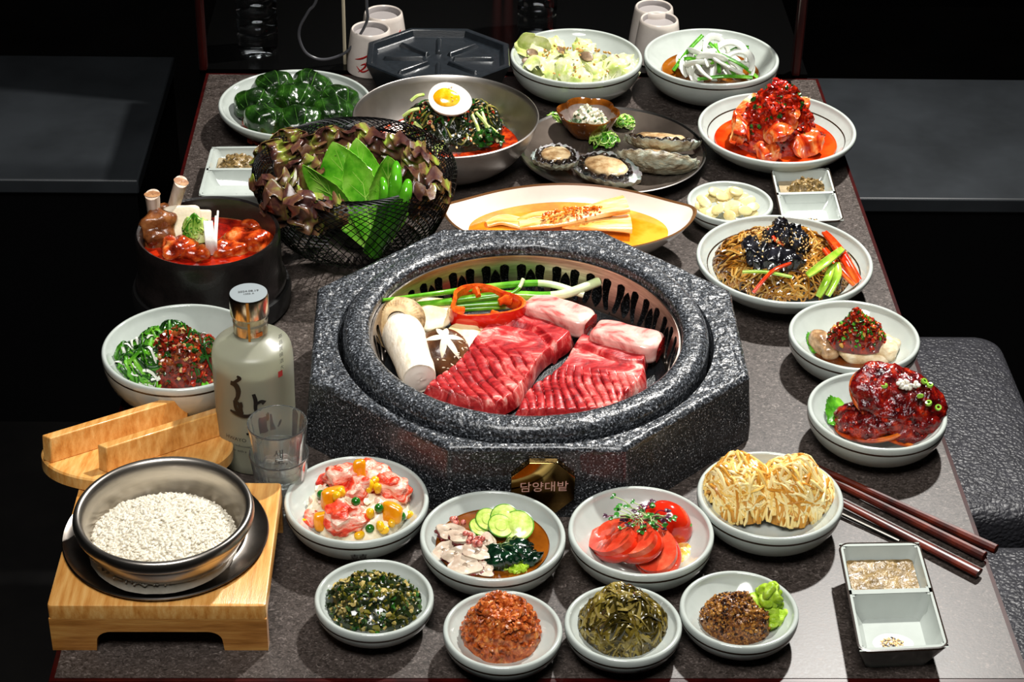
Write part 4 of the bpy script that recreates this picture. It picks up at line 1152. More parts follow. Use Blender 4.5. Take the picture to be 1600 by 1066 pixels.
for ang, L_ in ((2.05, .62), (1.42, .56), (.15, .72), (3.2, .72), (4.62, .82), (5.35, .92)):
    def pf(u, v, ang=ang, L_=L_):
        w_ = .12*sin(pi*min(1, v*.86+.14))**.8*(u*2-1); rr = v*L_
        x = o_[0]+rr*cos(ang)-w_*sin(ang); y = o_[1]+rr*sin(ang)+w_*cos(ang)
        k = sqrt(x*x+y*y)
        if k > .97: x, y = x*.97/k, y*.97/k
        return shp(x, y, .0004+.0003*(1-abs(u*2-1)))
    g.surf(pf, 6, 14, 0)
g.f = [f for f in g.f]; st = g.build('star_cut', m_cut, t)
g = G()
for k in range(26):
    a = U(3.3, 7.2) if k < 20 else U(0, 6.3); r0_ = U(.62, .92); q = U(0, 6.3); L_ = U(.05, .16)
    pts = [shp(min(.98, r0_)*cos(a)+L_*(i/4-.5)*cos(q)+.02*sin(i*2), min(.98, r0_)*sin(a)*.98+L_*(i/4-.5)*sin(q), .0002) for i in range(5)]
    g.tube(pts, [.0002, .0006, .0007, .0005, .0002], 5)
g.build('cracks', m_cut, t, kind='stuff')
m_slc = mat('mushroom_slice', ['#d9b878', '#ecd5a4', '#f3e6c6'], 26, .4, .12, 160, coat=.15)
for px, py, h, a_, b_, rz, lb in [(662, 484, .044, .030, .017, .15, 'pale mushroom slice furthest back, under the spring onions'), (655, 497, .046, .031, .018, .0, 'pale mushroom slice between the oyster mushroom and the pepper ring'), (729, 526, .042, .018, .020, .5, 'pale mushroom slice poking out between the shiitake and the left beef'), (742, 512, .040, .015, .013, .8, 'small pale mushroom slice under the pepper ring')]:
    g = G(); g.ico(W(px, py, h), (a_, b_, .0036), 4, .10, 60, Euler((.25, 0, rz)).to_matrix(), p=2.6); g.build('mushroom_slice', m_slc, label=lb, cat='mushroom', group='pale mushroom slices on the grill')

# ------------------------------------------------------------------ cabbage roll plate
rnd.seed(202)
d = D['roll']; m_rsauce = mat('red_sauce', ['#5a1405', '#8f2a0a', '#b8481a'], 160, .2, .5, 300, coat=.4)
dm = Dome(d.c+Vector((0, 0, .0135)), d.R*.72, d.R*.72, .010, rough=.3); fillmound('red_sauce', dm, [m_rsauce], 'chunky red sauce under the green stuffed rolls', 'sauce', 200, .0035, (0,), rmax=1.15, lift=.001)
m_roll = mat('cabbage_leaf_roll', ['#071505', '#132c0b', '#264c14', '#4d7a26'], 38, .2, .5, 150, coat=.35, lo=.3, hi=.75)
m_vein = mat('leaf_vein', '#3f6a24', rough=.25)
rl = [(428, 138, 'at the back left of the plate'), (488, 136, 'at the back centre of the plate'), (397, 166, 'at the far left of the plate'), (466, 160, 'in the centre of the plate, largest'), (528, 158, 'at the back right of the plate'), (521, 180, 'at the right beside the steel bowl'), (414, 188, 'at the front left of the plate'), (469, 192, 'at the front centre above the lettuce')]
for i, (px, py, w_) in enumerate(rl):
    c = W(px, py, .028); r = .0225*(1.15 if i == 3 else 1); t = thing('stuffed_leaf_roll', c-Vector((0, 0, r*.8)), 'glossy dark green stuffed leaf roll '+w_, 'stuffed roll', 'green stuffed rolls')
    g = G(); R_ = Euler((U(-.2, .2), U(-.2, .2), U(-.6, .6))).to_matrix(); sd = i*3.7
    g.ico(c, (r*1.15, r, r*.88), 4, .22, 75, R_, p=2.3, seed=sd); g.build('leaf_wrap', m_roll, t)
    g = G()
    for k in range(4):
        a = -.75+.5*k+U(-.2, .2); pts = []
        for j in range(11):
            q = -1.1+2.2*j/10; v = Vector((sin(a)*cos(q), sin(q)*.98, cos(a)*cos(q)))
            rr = (abs(v.x)**2.3+abs(v.y)**2.3+abs(v.z)**2.3)**(1/2.3); o = Vector((v.x/rr*r*1.15, v.y/rr*r, v.z/rr*r*.88))
            o = o+v.normalized()*(.22*r*1.01*noise.noise(o*75+Vector((sd, sd*2.1, 3.3)))-.0001); pts.append(c+R_ @ o)
        g.tube(pts, .0003 if k != 2 else .0006, 5)
    g.build('leaf_vein', m_vein, t)

# ------------------------------------------------------------------ steel bowl of cold noodles
rnd.seed(203)
d = D['steel']; m_rbroth = mat('red_broth', ['#5a0f04', '#8f2208', '#b8400f'], 120, .1, .2, 260, coat=.5)
liquid('red_broth', d, .022, m_rbroth, 'spicy red broth around the noodles in the steel bowl', 'broth')
dm = dome(708, 208, 82, .020, 166, .92, rough=.16, pw=.65)
g = G(); dm.body(g, m=0, amp=.0025, shrink=.95)
dm.strands(g, 90, .05, .0016, [0, 0, 1, 3], 12, 5, 3, (0, .005), .5, .003)
dm.bits(g, 650, .0024, [0, 0, 0, 1, 2, 2, 4], .001, .96, (.4, 1.6), 1, .6, .5)
g.build('seaweed_noodle_heap', [mat('crushed_seaweed', ['#0a0e07', '#181f0e', '#2a3018'], 200, .2, .4, 300, coat=.5), m_dgreen, m_sesame, mat('olive_strip', ['#5a5a1e', '#8a8438'], 80, .3), mat('red_flake', ['#8f1a0c', '#b83a1c'], 80, .2, coat=.4)], label='dark seaweed and noodle heap with sesame in the steel bowl', cat='noodles', kind='stuff')
m_cst = mat('cucumber_stick', ['#9dbf3f', '#c9dc86', '#e0e8b0'], 50, .25, coat=.3)
for a, b, lb in [((744, 176, .058), (778, 222, .030), 'long pale cucumber stick down the right of the noodle heap'), ((752, 172, .058), (764, 214, .036), 'cucumber stick beside the longest one on the noodle heap'), ((738, 180, .056), (752, 216, .038), 'cucumber stick closest to the egg on the noodle heap'), ((760, 196, .046), (786, 220, .030), 'thick cucumber stick at the lower right of the noodle heap'), ((630, 182, .046), (655, 170, .054), 'green cucumber stick at the upper left of the noodle heap'), ((648, 192, .046), (664, 212, .036), 'yellowish cucumber stick at the left of the noodle heap'), ((642, 158, .058), (662, 148, .062), 'white radish stick left of the boiled egg'), ((672, 238, .030), (694, 226, .034), 'pale radish stick at the front of the noodle heap'), ((680, 244, .026), (692, 232, .032), 'second pale radish stick at the front of the noodle heap')]:
    g = G(); p, q = W(*a), W(*b); g.tube(cr([p, (p+q)/2+Vector((0, -.001, .003)), q], 6), .0021, 6); g.build('cucumber_stick', m_cst, label=lb, cat='cucumber', group='cucumber and radish sticks on the noodles')
dmc = dome(762, 226, 26, .026, 206, .6); g = G(); dmc.bits(g, 60, .004, [0], 0, 1, (.5, 1.4), 1, .6, .6); g.build('spinach', m_dgreen, label='small dark green spinach heap at the right of the noodles', cat='spinach', kind='stuff')
c = W(700, 156, .074); M_ = frame((TOCAM+Vector((.10, -.1, .55))), (.93, -.12, -.2)); t = thing('boiled_egg_half', c-Vector((0, 0, .012)), 'half boiled egg with a jammy orange yolk on the noodle heap', 'egg')
def eggfn(u, v):
    q = 2*pi*u; a_, b_ = .0262*(1+.10*cos(q)), .0205
    if v < .25: k = v/.25; return c+M_ @ Vector((a_*k*.96*cos(q), b_*k*.96*sin(q), .004))
    k = (v-.25)/.75*pi/2; return c+M_ @ Vector((a_*cos(k)*cos(q), b_*cos(k)*sin(q), .004*(1-sin(k)) - .0185*sin(k)+.0))
g = G(); g.surf(eggfn, 56, 28, cu=True); g.build('egg_white', mat('egg_white', ['#ded8cc', '#ece8de'], 30, .18, coat=.4), t)
g = G(); g.surf(lambda u, v: c+M_ @ Vector((-.002+.0158*v*cos(2*pi*u)*(1+.06*sin(4*pi*u)), .0005+.0118*v*sin(2*pi*u)*(1+.05*cos(6*pi*u)), .0042+.0026*(1-v**2.5))), 40, 10, cu=True); g.build('yolk', mat('jammy_yolk', ['#d98a06', '#f0ac12', '#f7c840'], 70, .12, .2, 120, coat=.6), t)
g = G()
for x, y, z in ((.004, .002, .007), (.006, -.002, .0068), (-.002, .013, .0046), (.0005, .015, .0046), (.01, .001, .0055)): g.ico(c+M_ @ Vector((x, y, z)), (.0011, .0008, .0006), 1, .2, 200, M_)
g.build('sesame_crumbs', m_sesame, t, kind='stuff')

# ------------------------------------------------------------------ lettuce salad
rnd.seed(204)
d = D['salad']; dm = Dome(d.c+Vector((0, 0, .012)), d.R*.78, d.R*.70, .030, rough=.2)
m_let = mat('pale_lettuce', ['#8fae3a', '#c3cf7a', '#e3e3b8', '#efeeda'], 36, .25, .3, 160, coat=.35, lo=.3, hi=.7)
sl = [(842, 82), (868, 74), (892, 84), (912, 72), (926, 92), (890, 104), (862, 104), (846, 110), (912, 112), (940, 106), (962, 104), (980, 92), (878, 118), (902, 122), (836, 98), (930, 118), (955, 118), (975, 106), (868, 92), (908, 98)]
for i, (px, py) in enumerate(sl):
    g = G(); c = W(px, py, .042-.012*(py > 108)); a = U(0, 6.3); v = Vector((cos(a), sin(a)*.7, U(-.2, .35)))*U(.016, .023)
    leaf(g, c-v, c+v, U(.028, .040), (U(-.5, .5), -.6, .8), U(-.3, .3), -.3, .0035, 3, na=.005, ns=60, nu=10, nv=14, th=.0008)
    g.build('lettuce_piece', m_let, label=clock('torn lettuce piece', px, py, 903, 98, 95, 45, 'the lettuce salad'), cat='lettuce', group='lettuce pieces in the salad bowl')
g = G(); leaf(g, W(830, 92, .036), W(836, 55, .060), .048, (-.1, -.8, .5), -.2, .3, .004, 2, na=.004, nu=14, nv=16, pw=.45); g.build('lettuce_leaf', m_let, label='large pale lettuce leaf standing at the left rim of the salad bowl', cat='lettuce')
m_alm = mat('mushroom_brown_slice', ['#4a3a2a', '#7a6248', '#a88c68'], 50, .4, .2, 150)
for px, py, h, a, lb in [(876, 78, .052, 1.1, 'dark brown mushroom slice upright in the lettuce salad'), (832, 82, .048, .6, 'light brown mushroom slice at the left of the lettuce salad'), (917, 88, .048, -.6, 'round light brown mushroom slice in the middle of the lettuce salad'), (826, 96, .04, .2, 'dark brown crumb heap at the left of the lettuce salad'), (967, 92, .042, .9, 'small dark brown slice at the right of the lettuce salad')]:
    g = G(); g.ico(W(px, py, h), (.0095, .0065, .0016), 3, .2, 90, Euler((.6, .2, a)).to_matrix()); g.build('mushroom_slice', m_alm, label=lb, cat='mushroom')
g = G(); dm.bits(g, 60, .0016, [0], .014, .8); g.build('nut_crumbs', mat('nut_crumb', ['#a8742e', '#d9a85a'], 90, .4), label='brown nut crumbs sprinkled over the lettuce salad', cat='nuts', kind='stuff')

# ------------------------------------------------------------------ onion and chive bowl
rnd.seed(205)
d = D['squid']; liquid('soy_broth', d, .028, mat('amber_broth2', ['#6a3608', '#9a5a16'], 30, .05, coat=.5), 'amber broth in the onion and chive bowl', 'broth')
m_on = mat('white_onion', ['#d3d6ca', '#e9ebe3'], 40, .18, .05, 100, coat=.4)
ons = [(1085, 110, .034, .018, .3), (1100, 92, .044, .021, 2.0), (1120, 86, .048, .024, .9), (1140, 92, .046, .022, -.2), (1152, 104, .040, .021, -.6), (1125, 104, .044, .022, .4), (1108, 112, .038, .018, 1.2), (1078, 100, .036, .015, 1.0), (1135, 116, .034, .018, .1), (1095, 120, .030, .015, .4), (1158, 116, .032, .016, -.9), (1112, 98, .046, .018, 2.6), (1105, 102, .042, .024, .2), (1130, 96, .048, .019, 1.5), (1092, 104, .040, .017, 2.9), (1142, 108, .040, .017, 2.2)]
for px, py, h, r, a in ons:
    g = G(); M_ = Euler((U(.2, .9), U(-.4, .4), a)).to_matrix()
    pts = arcpts(W(px, py, h), r*1.0, -.3, 3.4+U(0, .8), 18, .003, M_); g.tube(pts, [.0050*sin(pi*(i+1.2)/20.4)**.4 for i in range(19)], 8, flat=.55)
    g.build('onion_arc', m_on, label=clock('curved white onion slice', px, py, 1115, 102, 50, 26, 'the onion bowl'), cat='onion', group='white onion slices')
dmo = Dome(W(1112, 112, .018), .044, .038, .026, rough=.25, pw=.5); g = G(); dmo.body(g, 18); g.build('onion_heart', m_on, label='white onion core under the onion slices', cat='onion')
for a, b, lb in [((1098, 55, .066), (1052, 110, .034), 'longest chive leaning up at the left of the onion bowl'), ((1100, 62, .064), (1128, 90, .052), 'chive on top of the onion bowl pointing up'), ((1060, 94, .044), (1094, 95, .050), 'horizontal chive at the left of the onion bowl'), ((1142, 80, .052), (1170, 74, .056), 'short chive at the right back of the onion bowl'), ((1090, 124, .036), (1176, 121, .036), 'long chive across the front of the onion bowl'), ((1118, 68, .06), (1124, 114, .042), 'upright wide chive in the middle of the onion bowl'), ((1126, 85, .056), (1184, 121, .034), 'long chive running to the right front of the onion bowl'), ((1094, 80, .056), (1114, 100, .05), 'wide short chive left of the middle in the onion bowl'), ((1112, 78, .058), (1150, 120, .038), 'chive crossing the centre of the onion bowl'), ((1086, 84, .05), (1094, 104, .046), 'short chive beside the longest one in the onion bowl')]:
    p, q = W(*a), W(*b); g = G(); g.ribbon(cr([p, (p+q)/2+Vector((0, 0, .003)), q], 6), .0042, .0009, (0, -.6, .8), camber=.2); g.build('chive', m_green, label=lb, cat='chive', group='chives on the onion bowl')

# ------------------------------------------------------------------ abalone plate
rnd.seed(206)
m_nacre = mat('shell_nacre', ['#7d8f8e', '#bccac2', '#ddd3d6', '#c6dace'], 40, .18, .2, 150, coat=.6, lo=.3, hi=.7)
m_shell = mat('abalone_shell_outside', ['#463726', '#7d6b50', '#a39a80', '#b4bba8', '#cdbb96'], 60, .4, .8, 170, stretch=(.6, 1.6, 1), coat=.3, lo=.3, hi=.7, bdist=.004)
m_abm = mat('abalone_meat', ['#6a4a2c', '#a8865c', '#cdb48a', '#d8c6a2'], 45, .22, .3, 180, coat=.5, lo=.3, hi=.68)
m_abk = mat('abalone_skirt', ['#0d0a08', '#231a14', '#453529'], 120, .2, .6, 250, coat=.5)
def abalone(px, py, h, a, b, dp, rz, tilt, lb):
    c = W(px, py, h); M_ = Euler((0, 0, rz)).to_matrix() @ Euler((tilt[0], tilt[1], 0)).to_matrix(); sd = px
    t = thing('abalone', c-Vector((0, 0, dp)), lb, 'abalone')
    rim = lambda q: 1+.05*sin(3*q+sd)+.018*sin(17*q+sd)
    def sh(u, v, o):
        q = 2*pi*u; k = sin(v*pi/2); rr = rim(q) if v > .7 else 1+(rim(q)-1)*v/.7
        z = -dp*cos(v*pi/2)**.8; w_ = .0011*sin(q*22+3*v)*v*o+.0013*noise.noise(Vector((q*5, v*9, sd)))*o
        return c+M_ @ Vector(((a-o*0)*k*rr*cos(q)*(1+.12*cos(q)), b*k*rr*sin(q), z+(0 if o else .0016))+Vector((0, 0, 0)).to_tuple()[:0]) + M_ @ Vector((0, 0, -w_))
    g = G(); g.surf(lambda u, v: sh(u, v, 1), 90, 18, cu=True); g.build('shell_outside', m_shell, t)
    g = G(); g.surf(lambda u, v: sh(u, v, 0) if v < .999 else sh(u, v, 1)+M_ @ Vector((0, 0, .0003)), 90, 18, cu=True); g.build('shell_lining', m_nacre, t)
    g = G()
    def mt(u, v):
        q = 2*pi*u; s = sin(v*pi); k = s**.6
        return c+M_ @ Vector((a*.66*k*cos(q)+.002, b*.62*k*sin(q), dp*.05+dp*.42*cos(v*pi)*(1 if v > .5 else .8)+.0012*noise.noise(Vector((cos(q)*k*3, sin(q)*k*3, sd)))))
    g.surf(mt, 44, 22, cu=True); g.build('meat', m_abm, t)
    g = G(); g.tube([c+M_ @ Vector((a*.74*cos(q)*(1+.05*sin(9*q)), b*.74*sin(q)*(1+.05*sin(11*q)), -dp*.05+.0012*sin(13*q))) for q in [2*pi*i/80 for i in range(81)]], [.0032+.0012*sin(i*1.3) for i in range(81)], 8); g.build('dark_skirt', m_abk, t)
abalone(868, 243, .028, .034, .0285, .014, 1.35, (.0, .12), 'abalone in its shell at the left of the dark plate, meat facing up')
abalone(945, 260, .026, .043, .0285, .016, -.62, (.12, .0), 'abalone in its shell at the front of the dark plate, pointing to the lower right')
abalone(1030, 216, .034, .045, .024, .016, -.16, (-.40, .0), 'abalone at the back right of the dark plate with brown meat showing')
abalone(1022, 246, .026, .050, .025, .018, -.22, (-.80, .0), 'abalone at the right of the dark plate turned to show its ridged shell')
# flower dish
m_flo = mat('brown_glaze', ['#4a2408', '#7a4210', '#9a5c1c'], 30, .12, coat=.6); m_floi = mat('grey_glaze', ['#5c4f48', '#7a6c66', '#8f8078'], 30, .15, coat=.5)
c, R = fitc(871, 967, 153, .038); c = Vector((c.x, c.y, T)); lob = lambda q, i: 1+(.15*abs(cos(3*q+.5))**.8-.09)*min(1, i/4)
g = G(); pr = [(0, .008), (R*.4, .008), (R*.42, .0065), (R*.55, .010), (R*.78, .021), (R*.95, .034), (R*.99, .0375), (R*.975, .039), (R*.94, .0375), (R*.88, .032), (R*.70, .020), (R*.4, .0125), (0, .012)]
g.lathe(pr, c, 96, ms=[0]*9+[1]*3, rf=lob); g.build('flower_dish', [m_flo, m_floi], label='small brown flower-shaped dish of white relish on the abalone plate', cat='dish')
dm = Dome(c+Vector((.001, -.003, .019)), R*.62, R*.54, .024, rough=.3, pw=.7); fillmound('white_relish', dm, [mat('relish_cream', ['#c9c4a6', '#e2dfca'], 90, .3, .3, 200, coat=.3), mat('relish_herb', ['#3f5a3a', '#6b8560'], 80, .35)], 'creamy white relish with green specks in the flower dish', 'relish', 130, .0024, (0, 0, 0, 1), amp=.0018)
for i, (px, py, r, lb) in enumerate([(944, 226, .020, 'green scallion shreds between the front abalone and the flower dish'), (868, 196, .014, 'green scallion shreds at the left of the flower dish'), (975, 200, .014, 'pale scallion shreds at the right of the flower dish')]):
    dm = Dome(W(px, py, .006), r, r*.8, .012); g = G(); dm.strands(g, 46, .04, .0010, [0, 1, 1], 14, 5, 7, (0, .006), .6, .001); g.build('scallion_shreds', [m_green, m_lgreen], label=lb, cat='scallion', kind='stuff')

# ------------------------------------------------------------------ kimchi
rnd.seed(207)
d = D['kim']; liquid('kimchi_broth', d, .019, mat('kimchi_broth', ['#8f1804', '#b8300a', '#d14a14'], 20, .06, coat=.6), 'bright red kimchi broth in the shallow bowl at the right', 'broth')
m_kim = mat('kimchi_cabbage', ['#6a0d04', '#a3240a', '#cf5a22', '#e6a464', '#f2dcb0'], 40, .2, .3, 200, coat=.5, lo=.30, hi=.72, dist=.8, stretch=(1, 1, .5))
m_kimr = mat('kimchi_red', ['#6a0b04', '#a01a08', '#c93a14'], 110, .18, .4, 250, coat=.6)
dm = dome(1212, 226, 66, .016, 150, .75, rough=.2, pw=.7); fillmound('kimchi_paste', dm, [m_kimr, m_dgreen, m_chili], 'glossy red seasoning paste heap under the kimchi pieces', 'paste', 320, .003, (0, 0, 0, 0, 1, 2), amp=.003)
kp = [((1238, 232), (1284, 214), .030, .030, 'pale folded kimchi stem at the right front of the kimchi heap'), ((1160, 214), (1186, 152), .040, .030, 'broad kimchi leaf leaning up at the left of the heap'), ((1150, 226), (1160, 178), .030, .018, 'narrow kimchi strip at the far left of the heap'), ((1200, 178), (1244, 190), .054, .032, 'glossy kimchi leaf across the middle of the heap'), ((1238, 186), (1260, 158), .050, .018, 'pointed pale kimchi tip sticking out at the upper right'), ((1180, 236), (1216, 240), .026, .020, 'kimchi stem lying at the front of the heap'), ((1176, 160), (1206, 176), .058, .026, 'pale kimchi piece at the upper left of the heap'), ((1196, 206), (1232, 214), .044, .026, 'red kimchi piece below the middle of the heap')]
for a, b, h, w_, lb in kp:
    g = G(); p, q = W(*a, h), W(*b, h+.006); leaf(g, p+Vector((0, -.004, .004)), q+Vector((0, -.004, .004)), w_*1.2, (U(-.3, .3), -.75, .65), U(.0, .25), -.18, .004, 1.5, na=.0045, ns=75, th=.0035, pw=.3, nu=22, nv=28)
    g.build('kimchi_piece', m_kim, label=lb, cat='kimchi', group='kimchi pieces')
dm = dome(1216, 166, 30, .062, 132, .8, rough=.25); g = G(); dm.body(g, 12, m=0); dm.bits(g, 130, .0028, [0, 0, 0, 0, 0, 1, 2], .001, 1)
g.build('minced_chilli', [mat('minced_chilli', ['#7a0f0c', '#a81c18', '#c23028'], 120, .15, coat=.6), m_dgreen, mat('black_seaweed_bits', '#0d120e', rough=.2)], label='minced red chilli cluster on top of the kimchi heap', cat='chilli', kind='stuff')

# ------------------------------------------------------------------ garlic
rnd.seed(208)
gl_ = [(1100, 318), (1096, 326), (1112, 312), (1120, 304), (1128, 318), (1140, 306), (1150, 302), (1158, 312), (1168, 318), (1176, 326), (1146, 322), (1134, 326), (1122, 330), (1112, 336), (1150, 334), (1164, 332), (1140, 340), (1104, 333), (1128, 310), (1172, 336)]
for i, (px, py) in enumerate(gl_):
    g = G(); M_ = Euler((U(.2, 1.0), U(-.5, .5), U(-1, 1))).to_matrix(); g.ico(W(px, py-3, .024+.006*(i % 3 == 0)), (U(.0080, .0110), U(.0055, .007), .0017), 3, .12, 100, M_, p=2.5)
    g.build('garlic_slice', m_garlic, label=clock('cream garlic slice', px, py, 1137, 320, 45, 25, 'the garlic dish'), cat='garlic', group='garlic slices')

# ------------------------------------------------------------------ boat dish kimchi stem
rnd.seed(209)
m_obr = mat('orange_broth', ['#b85a06', '#d97a10', '#e39a30'], 16, .06, coat=.5)
g = G(); zb = .0265
vs = [bc.xy.to_3d()+Vector((bL*.84*k*cos(q), bW*.84*k*sin(q)*(1-.22*cos(q)**2), T+zb)) for k in (1, .5) for q in [2*pi*i/72 for i in range(72)]]
g.add(vs, [(i, (i+1) % 72, 72+(i+1) % 72, 72+i) for i in range(72)]+[tuple(72+i for i in range(72))]); g.build('orange_broth', m_obr, label='clear orange kimchi broth filling the boat dish', cat='broth')
m_stk = mat('kimchi_stem', ['#cf5a10', '#e8a24a', '#f2cf8c', '#f6e2b4'], 40, .2, .2, 200, stretch=(.4, 2.5, 2), coat=.5, lo=.3, hi=.7)
for q, w_, lb in [([(812, 352, .030), (870, 344, .036), (930, 330, .044), (978, 318, .050)], .034, 'large pale orange kimchi stem lying in the boat dish'), ([(800, 348, .030), (840, 336, .036), (880, 338, .036)], .014, 'small kimchi strip left of the large stem in the boat dish'), ([(760, 350, .028), (785, 344, .031), (815, 350, .028)], .022, 'pale kimchi leaf end at the left of the boat dish'), ([(880, 350, .032), (940, 350, .036), (985, 350, .036)], .036, 'kimchi stem edge low at the right of the boat dish')]:
    P_ = cr([W(*p) for p in q], 7); n = len(P_); g = G(); g.tube(P_, [w_*.5*(.55+.45*(i/(n-1))) for i in range(n)], 20, flat=.42)
    for i, v in enumerate(g.v): g.v[i] = v+Vector((0, .4, 1))*.0016*noise.noise(Vector((v.x*25, v.y*150, v.z*150)))
    g.build('pickled_cabbage', m_stk, label=lb, cat='kimchi')
dm = dome(905, 338, 62, .042, 326, .22, rot=.12); g = G(); dm.bits(g, 150, .0014, [0], 0, 1); g.build('chilli_flakes', mat('orange_flakes', ['#c24a08', '#e8861e'], 120, .2, coat=.5), label='orange chilli flakes along the kimchi stem in the boat dish', cat='chilli', kind='stuff')

# ------------------------------------------------------------------ japchae
rnd.seed(210)
d = D['jap']; m_ja = mat('glass_noodle_amber', ['#6a3c0c', '#9a6420', '#bf8a3c'], 60, .12, coat=.7); m_jb = mat('glass_noodle_light', ['#a87a34', '#cda65c'], 60, .12, coat=.7); m_jc = mat('glass_noodle_dark', ['#3a1c06', '#5a3010'], 60, .12, coat=.7)
dm = dome(1222, 424, 110, .013, 384, .86, rough=.14, pw=.5); g = G(); dm.body(g, m=2, shrink=.86); dm.strands(g, 360, .10, .00115, [0, 0, 0, 1, 1, 2], 26, 5, 5, (-.001, .006), 1, .002, rmax=1)
g.build('glass_noodles', [m_ja, m_jb, m_jc], label='amber glass noodle heap in the deep plate', cat='noodles', kind='stuff')
m_wood = mat('wood_ear', ['#08080a', '#15151a', '#2a2a30'], 90, .14, .6, 160, coat=.6)
for i, (px, py, h, L_, w_, lb) in enumerate([(1188, 386, .056, .028, .030, 'black wood ear piece at the left of the mushroom heap'), (1212, 366, .064, .026, .028, 'black wood ear piece at the top of the mushroom heap'), (1240, 368, .060, .024, .026, 'black wood ear piece at the back right of the mushroom heap'), (1252, 380, .054, .024, .024, 'black wood ear piece at the right above the green pepper'), (1216, 400, .054, .030, .026, 'black wood ear piece at the front of the mushroom heap'), (1186, 404, .048, .020, .022, 'small black wood ear piece at the front left of the mushroom heap'), (1240, 404, .050, .024, .022, 'black wood ear piece at the front right of the mushroom heap'), (1225, 352, .068, .014, .016, 'small black wood ear tip standing highest on the noodles')]):
    g = G(); c = W(px, py, h)
    for k in range(3):
        a = U(-.8, .8); v = Vector((cos(a), sin(a)*.6, U(-.3, .3)))*L_*.5; c2 = c+Vector((U(-.006, .006), U(-.004, .004), U(-.005, .003)))
        leaf(g, c2-v, c2+v, w_, (U(-.4, .4), -.6, .8), U(.1, .4), -.4, .004, 3, na=.006, ns=70, th=.0012, nu=12, nv=16, pw=.5)
    g.build('wood_ear_mushroom', m_wood, label=lb, cat='mushroom', group='wood ear pieces on the noodles')
dms = dome(1214, 390, 60, .046, 370, .8); g = G()
for k in range(230):
    x, y = dms.rand(1); g.ico(dms.pt(x, y, .004+U(-.001, .002)), (.0014, .0010, .0007), 1, .1, 200, rrot())
g.build('sesame_seeds', m_sesame, label='toasted sesame seeds scattered over the black mushrooms', cat='sesame', kind='stuff')
m_rs = mat('red_pepper_strip', ['#c21c06', '#e03a10', '#ee6a2a'], 30, .15, coat=.5); m_gs = mat('green_pepper_strip', ['#6f9e1e', '#9cc43c', '#bcd86a'], 40, .18, coat=.5)
for q, w_, m_, lb in [([(1288, 362, .054), (1312, 390, .054), (1343, 438, .032)], .0078, m_rs, 'wide red pepper strip at the right of the glass noodles'), ([(1288, 388, .050), (1308, 414, .044), (1336, 445, .030)], .0065, m_rs, 'red pepper strip just left of the wide one'), ([(1296, 374, .054), (1318, 404, .050), (1340, 442, .031)], .006, m_rs, 'red pepper strip between two others on the noodles'), ([(1317, 388, .058), (1292, 408, .058), (1262, 430, .050)], .0075, m_gs, 'green pepper strip crossing over the red strips'), ([(1301, 412, .050), (1293, 436, .044), (1278, 464, .028)], .0065, m_gs, 'left of two green pepper strips at the front right of the noodles'), ([(1308, 410, .05), (1309, 430, .044), (1293, 462, .028)], .0065, m_gs, 'right of two green pepper strips at the front right of the noodles'), ([(1236, 410, .054), (1206, 424, .052), (1177, 457, .036)], .0022, m_rs, 'thin carrot shred across the front of the noodles'), ([(1201, 356, .066), (1210, 372, .062), (1224, 383, .060)], .0024, m_rs, 'thin carrot shred on the black mushrooms'), ([(1160, 424, .048), (1196, 424, .05), (1238, 432, .05)], .0022, m_gs, 'thin green shred across the front of the noodles')]:
    g = G(); P_ = cr([W(*p) for p in q], 8); n = len(P_); g.ribbon(P_, [w_*(.35+.65*sin(pi*(i+1.5)/(n+2))**.6) for i in range(n)], .0022, (0, -.6, .8), camber=.18); g.build('pepper_strip', m_, label=lb, cat='pepper', group='vegetable strips on the noodles')

# ------------------------------------------------------------------ fish bowl
rnd.seed(211)
d = D['fish']; liquid('soy_sauce', d, .0165, mat('brown_soy', ['#4a1f06', '#7a3a10'], 40, .08, coat=.5), 'thin brown soy sauce under the steamed fish', 'sauce')
m_fish = mat('steamed_fish', ['#b89468', '#dcc29a', '#ecdcc0'], 50, .25, .4, 180, coat=.4, stretch=(1, 2, 1)); m_fsk = mat('fish_skin', ['#7a5a3c', '#b8926a', '#d9bb95'], 60, .2, .3, 200, coat=.5)
for px, py, h, r, a, m_, lb in [(1372, 540, .026, (.022, .015, .011), -.35, m_fish, 'pale steamed fish piece at the right of the bowl'), (1283, 536, .024, (.0095, .016, .010), .5, m_fsk, 'skin-side steamed fish piece at the left of the bowl'), (1352, 556, .020, (.026, .010, .008), .05, m_fish, 'pale steamed fish piece at the front of the bowl'), (1335, 530, .024, (.024, .017, .012), .1, m_fish, 'steamed fish piece in the middle under the chilli topping'), (1296, 546, .022, (.010, .011, .008), .3, m_fsk, 'small rolled fish skin piece beside the topping')]:
    g = G(); g.ico(W(px, py, h), r, 4, .22, 90, Euler((.1, .1, a)).to_matrix(), p=3); g.build('fish_piece', m_, label=lb, cat='fish')
dm = dome(1338, 536, 46, .030, 494, .62, rough=.2, rot=-.12)
m_top = [m_chilid, m_chili, m_dgreen, m_green, mat('garlic_bits', ['#b87a26', '#e0a84a'], 90, .25, coat=.4)]
g = G(); dm.body(g, 14, m=0); dm.bits(g, 560, .0021, [0, 1, 1, 2, 2, 3, 4, 0, 1], .001, 1, (.4, 1.6), 1, .6, .6); g.build('chilli_topping', m_top, label='chopped chilli and scallion topping on the steamed fish', cat='topping', kind='stuff')
g = G(); leaf(g, W(1288, 528, .014), W(1268, 552, .017), .030, (0, -.3, 1), .1, .15, .001, 4, jag=.12, nu=10, nv=24); g.build('perilla_leaf', m_green, label='green perilla leaf under the left of the steamed fish', cat='leaf')

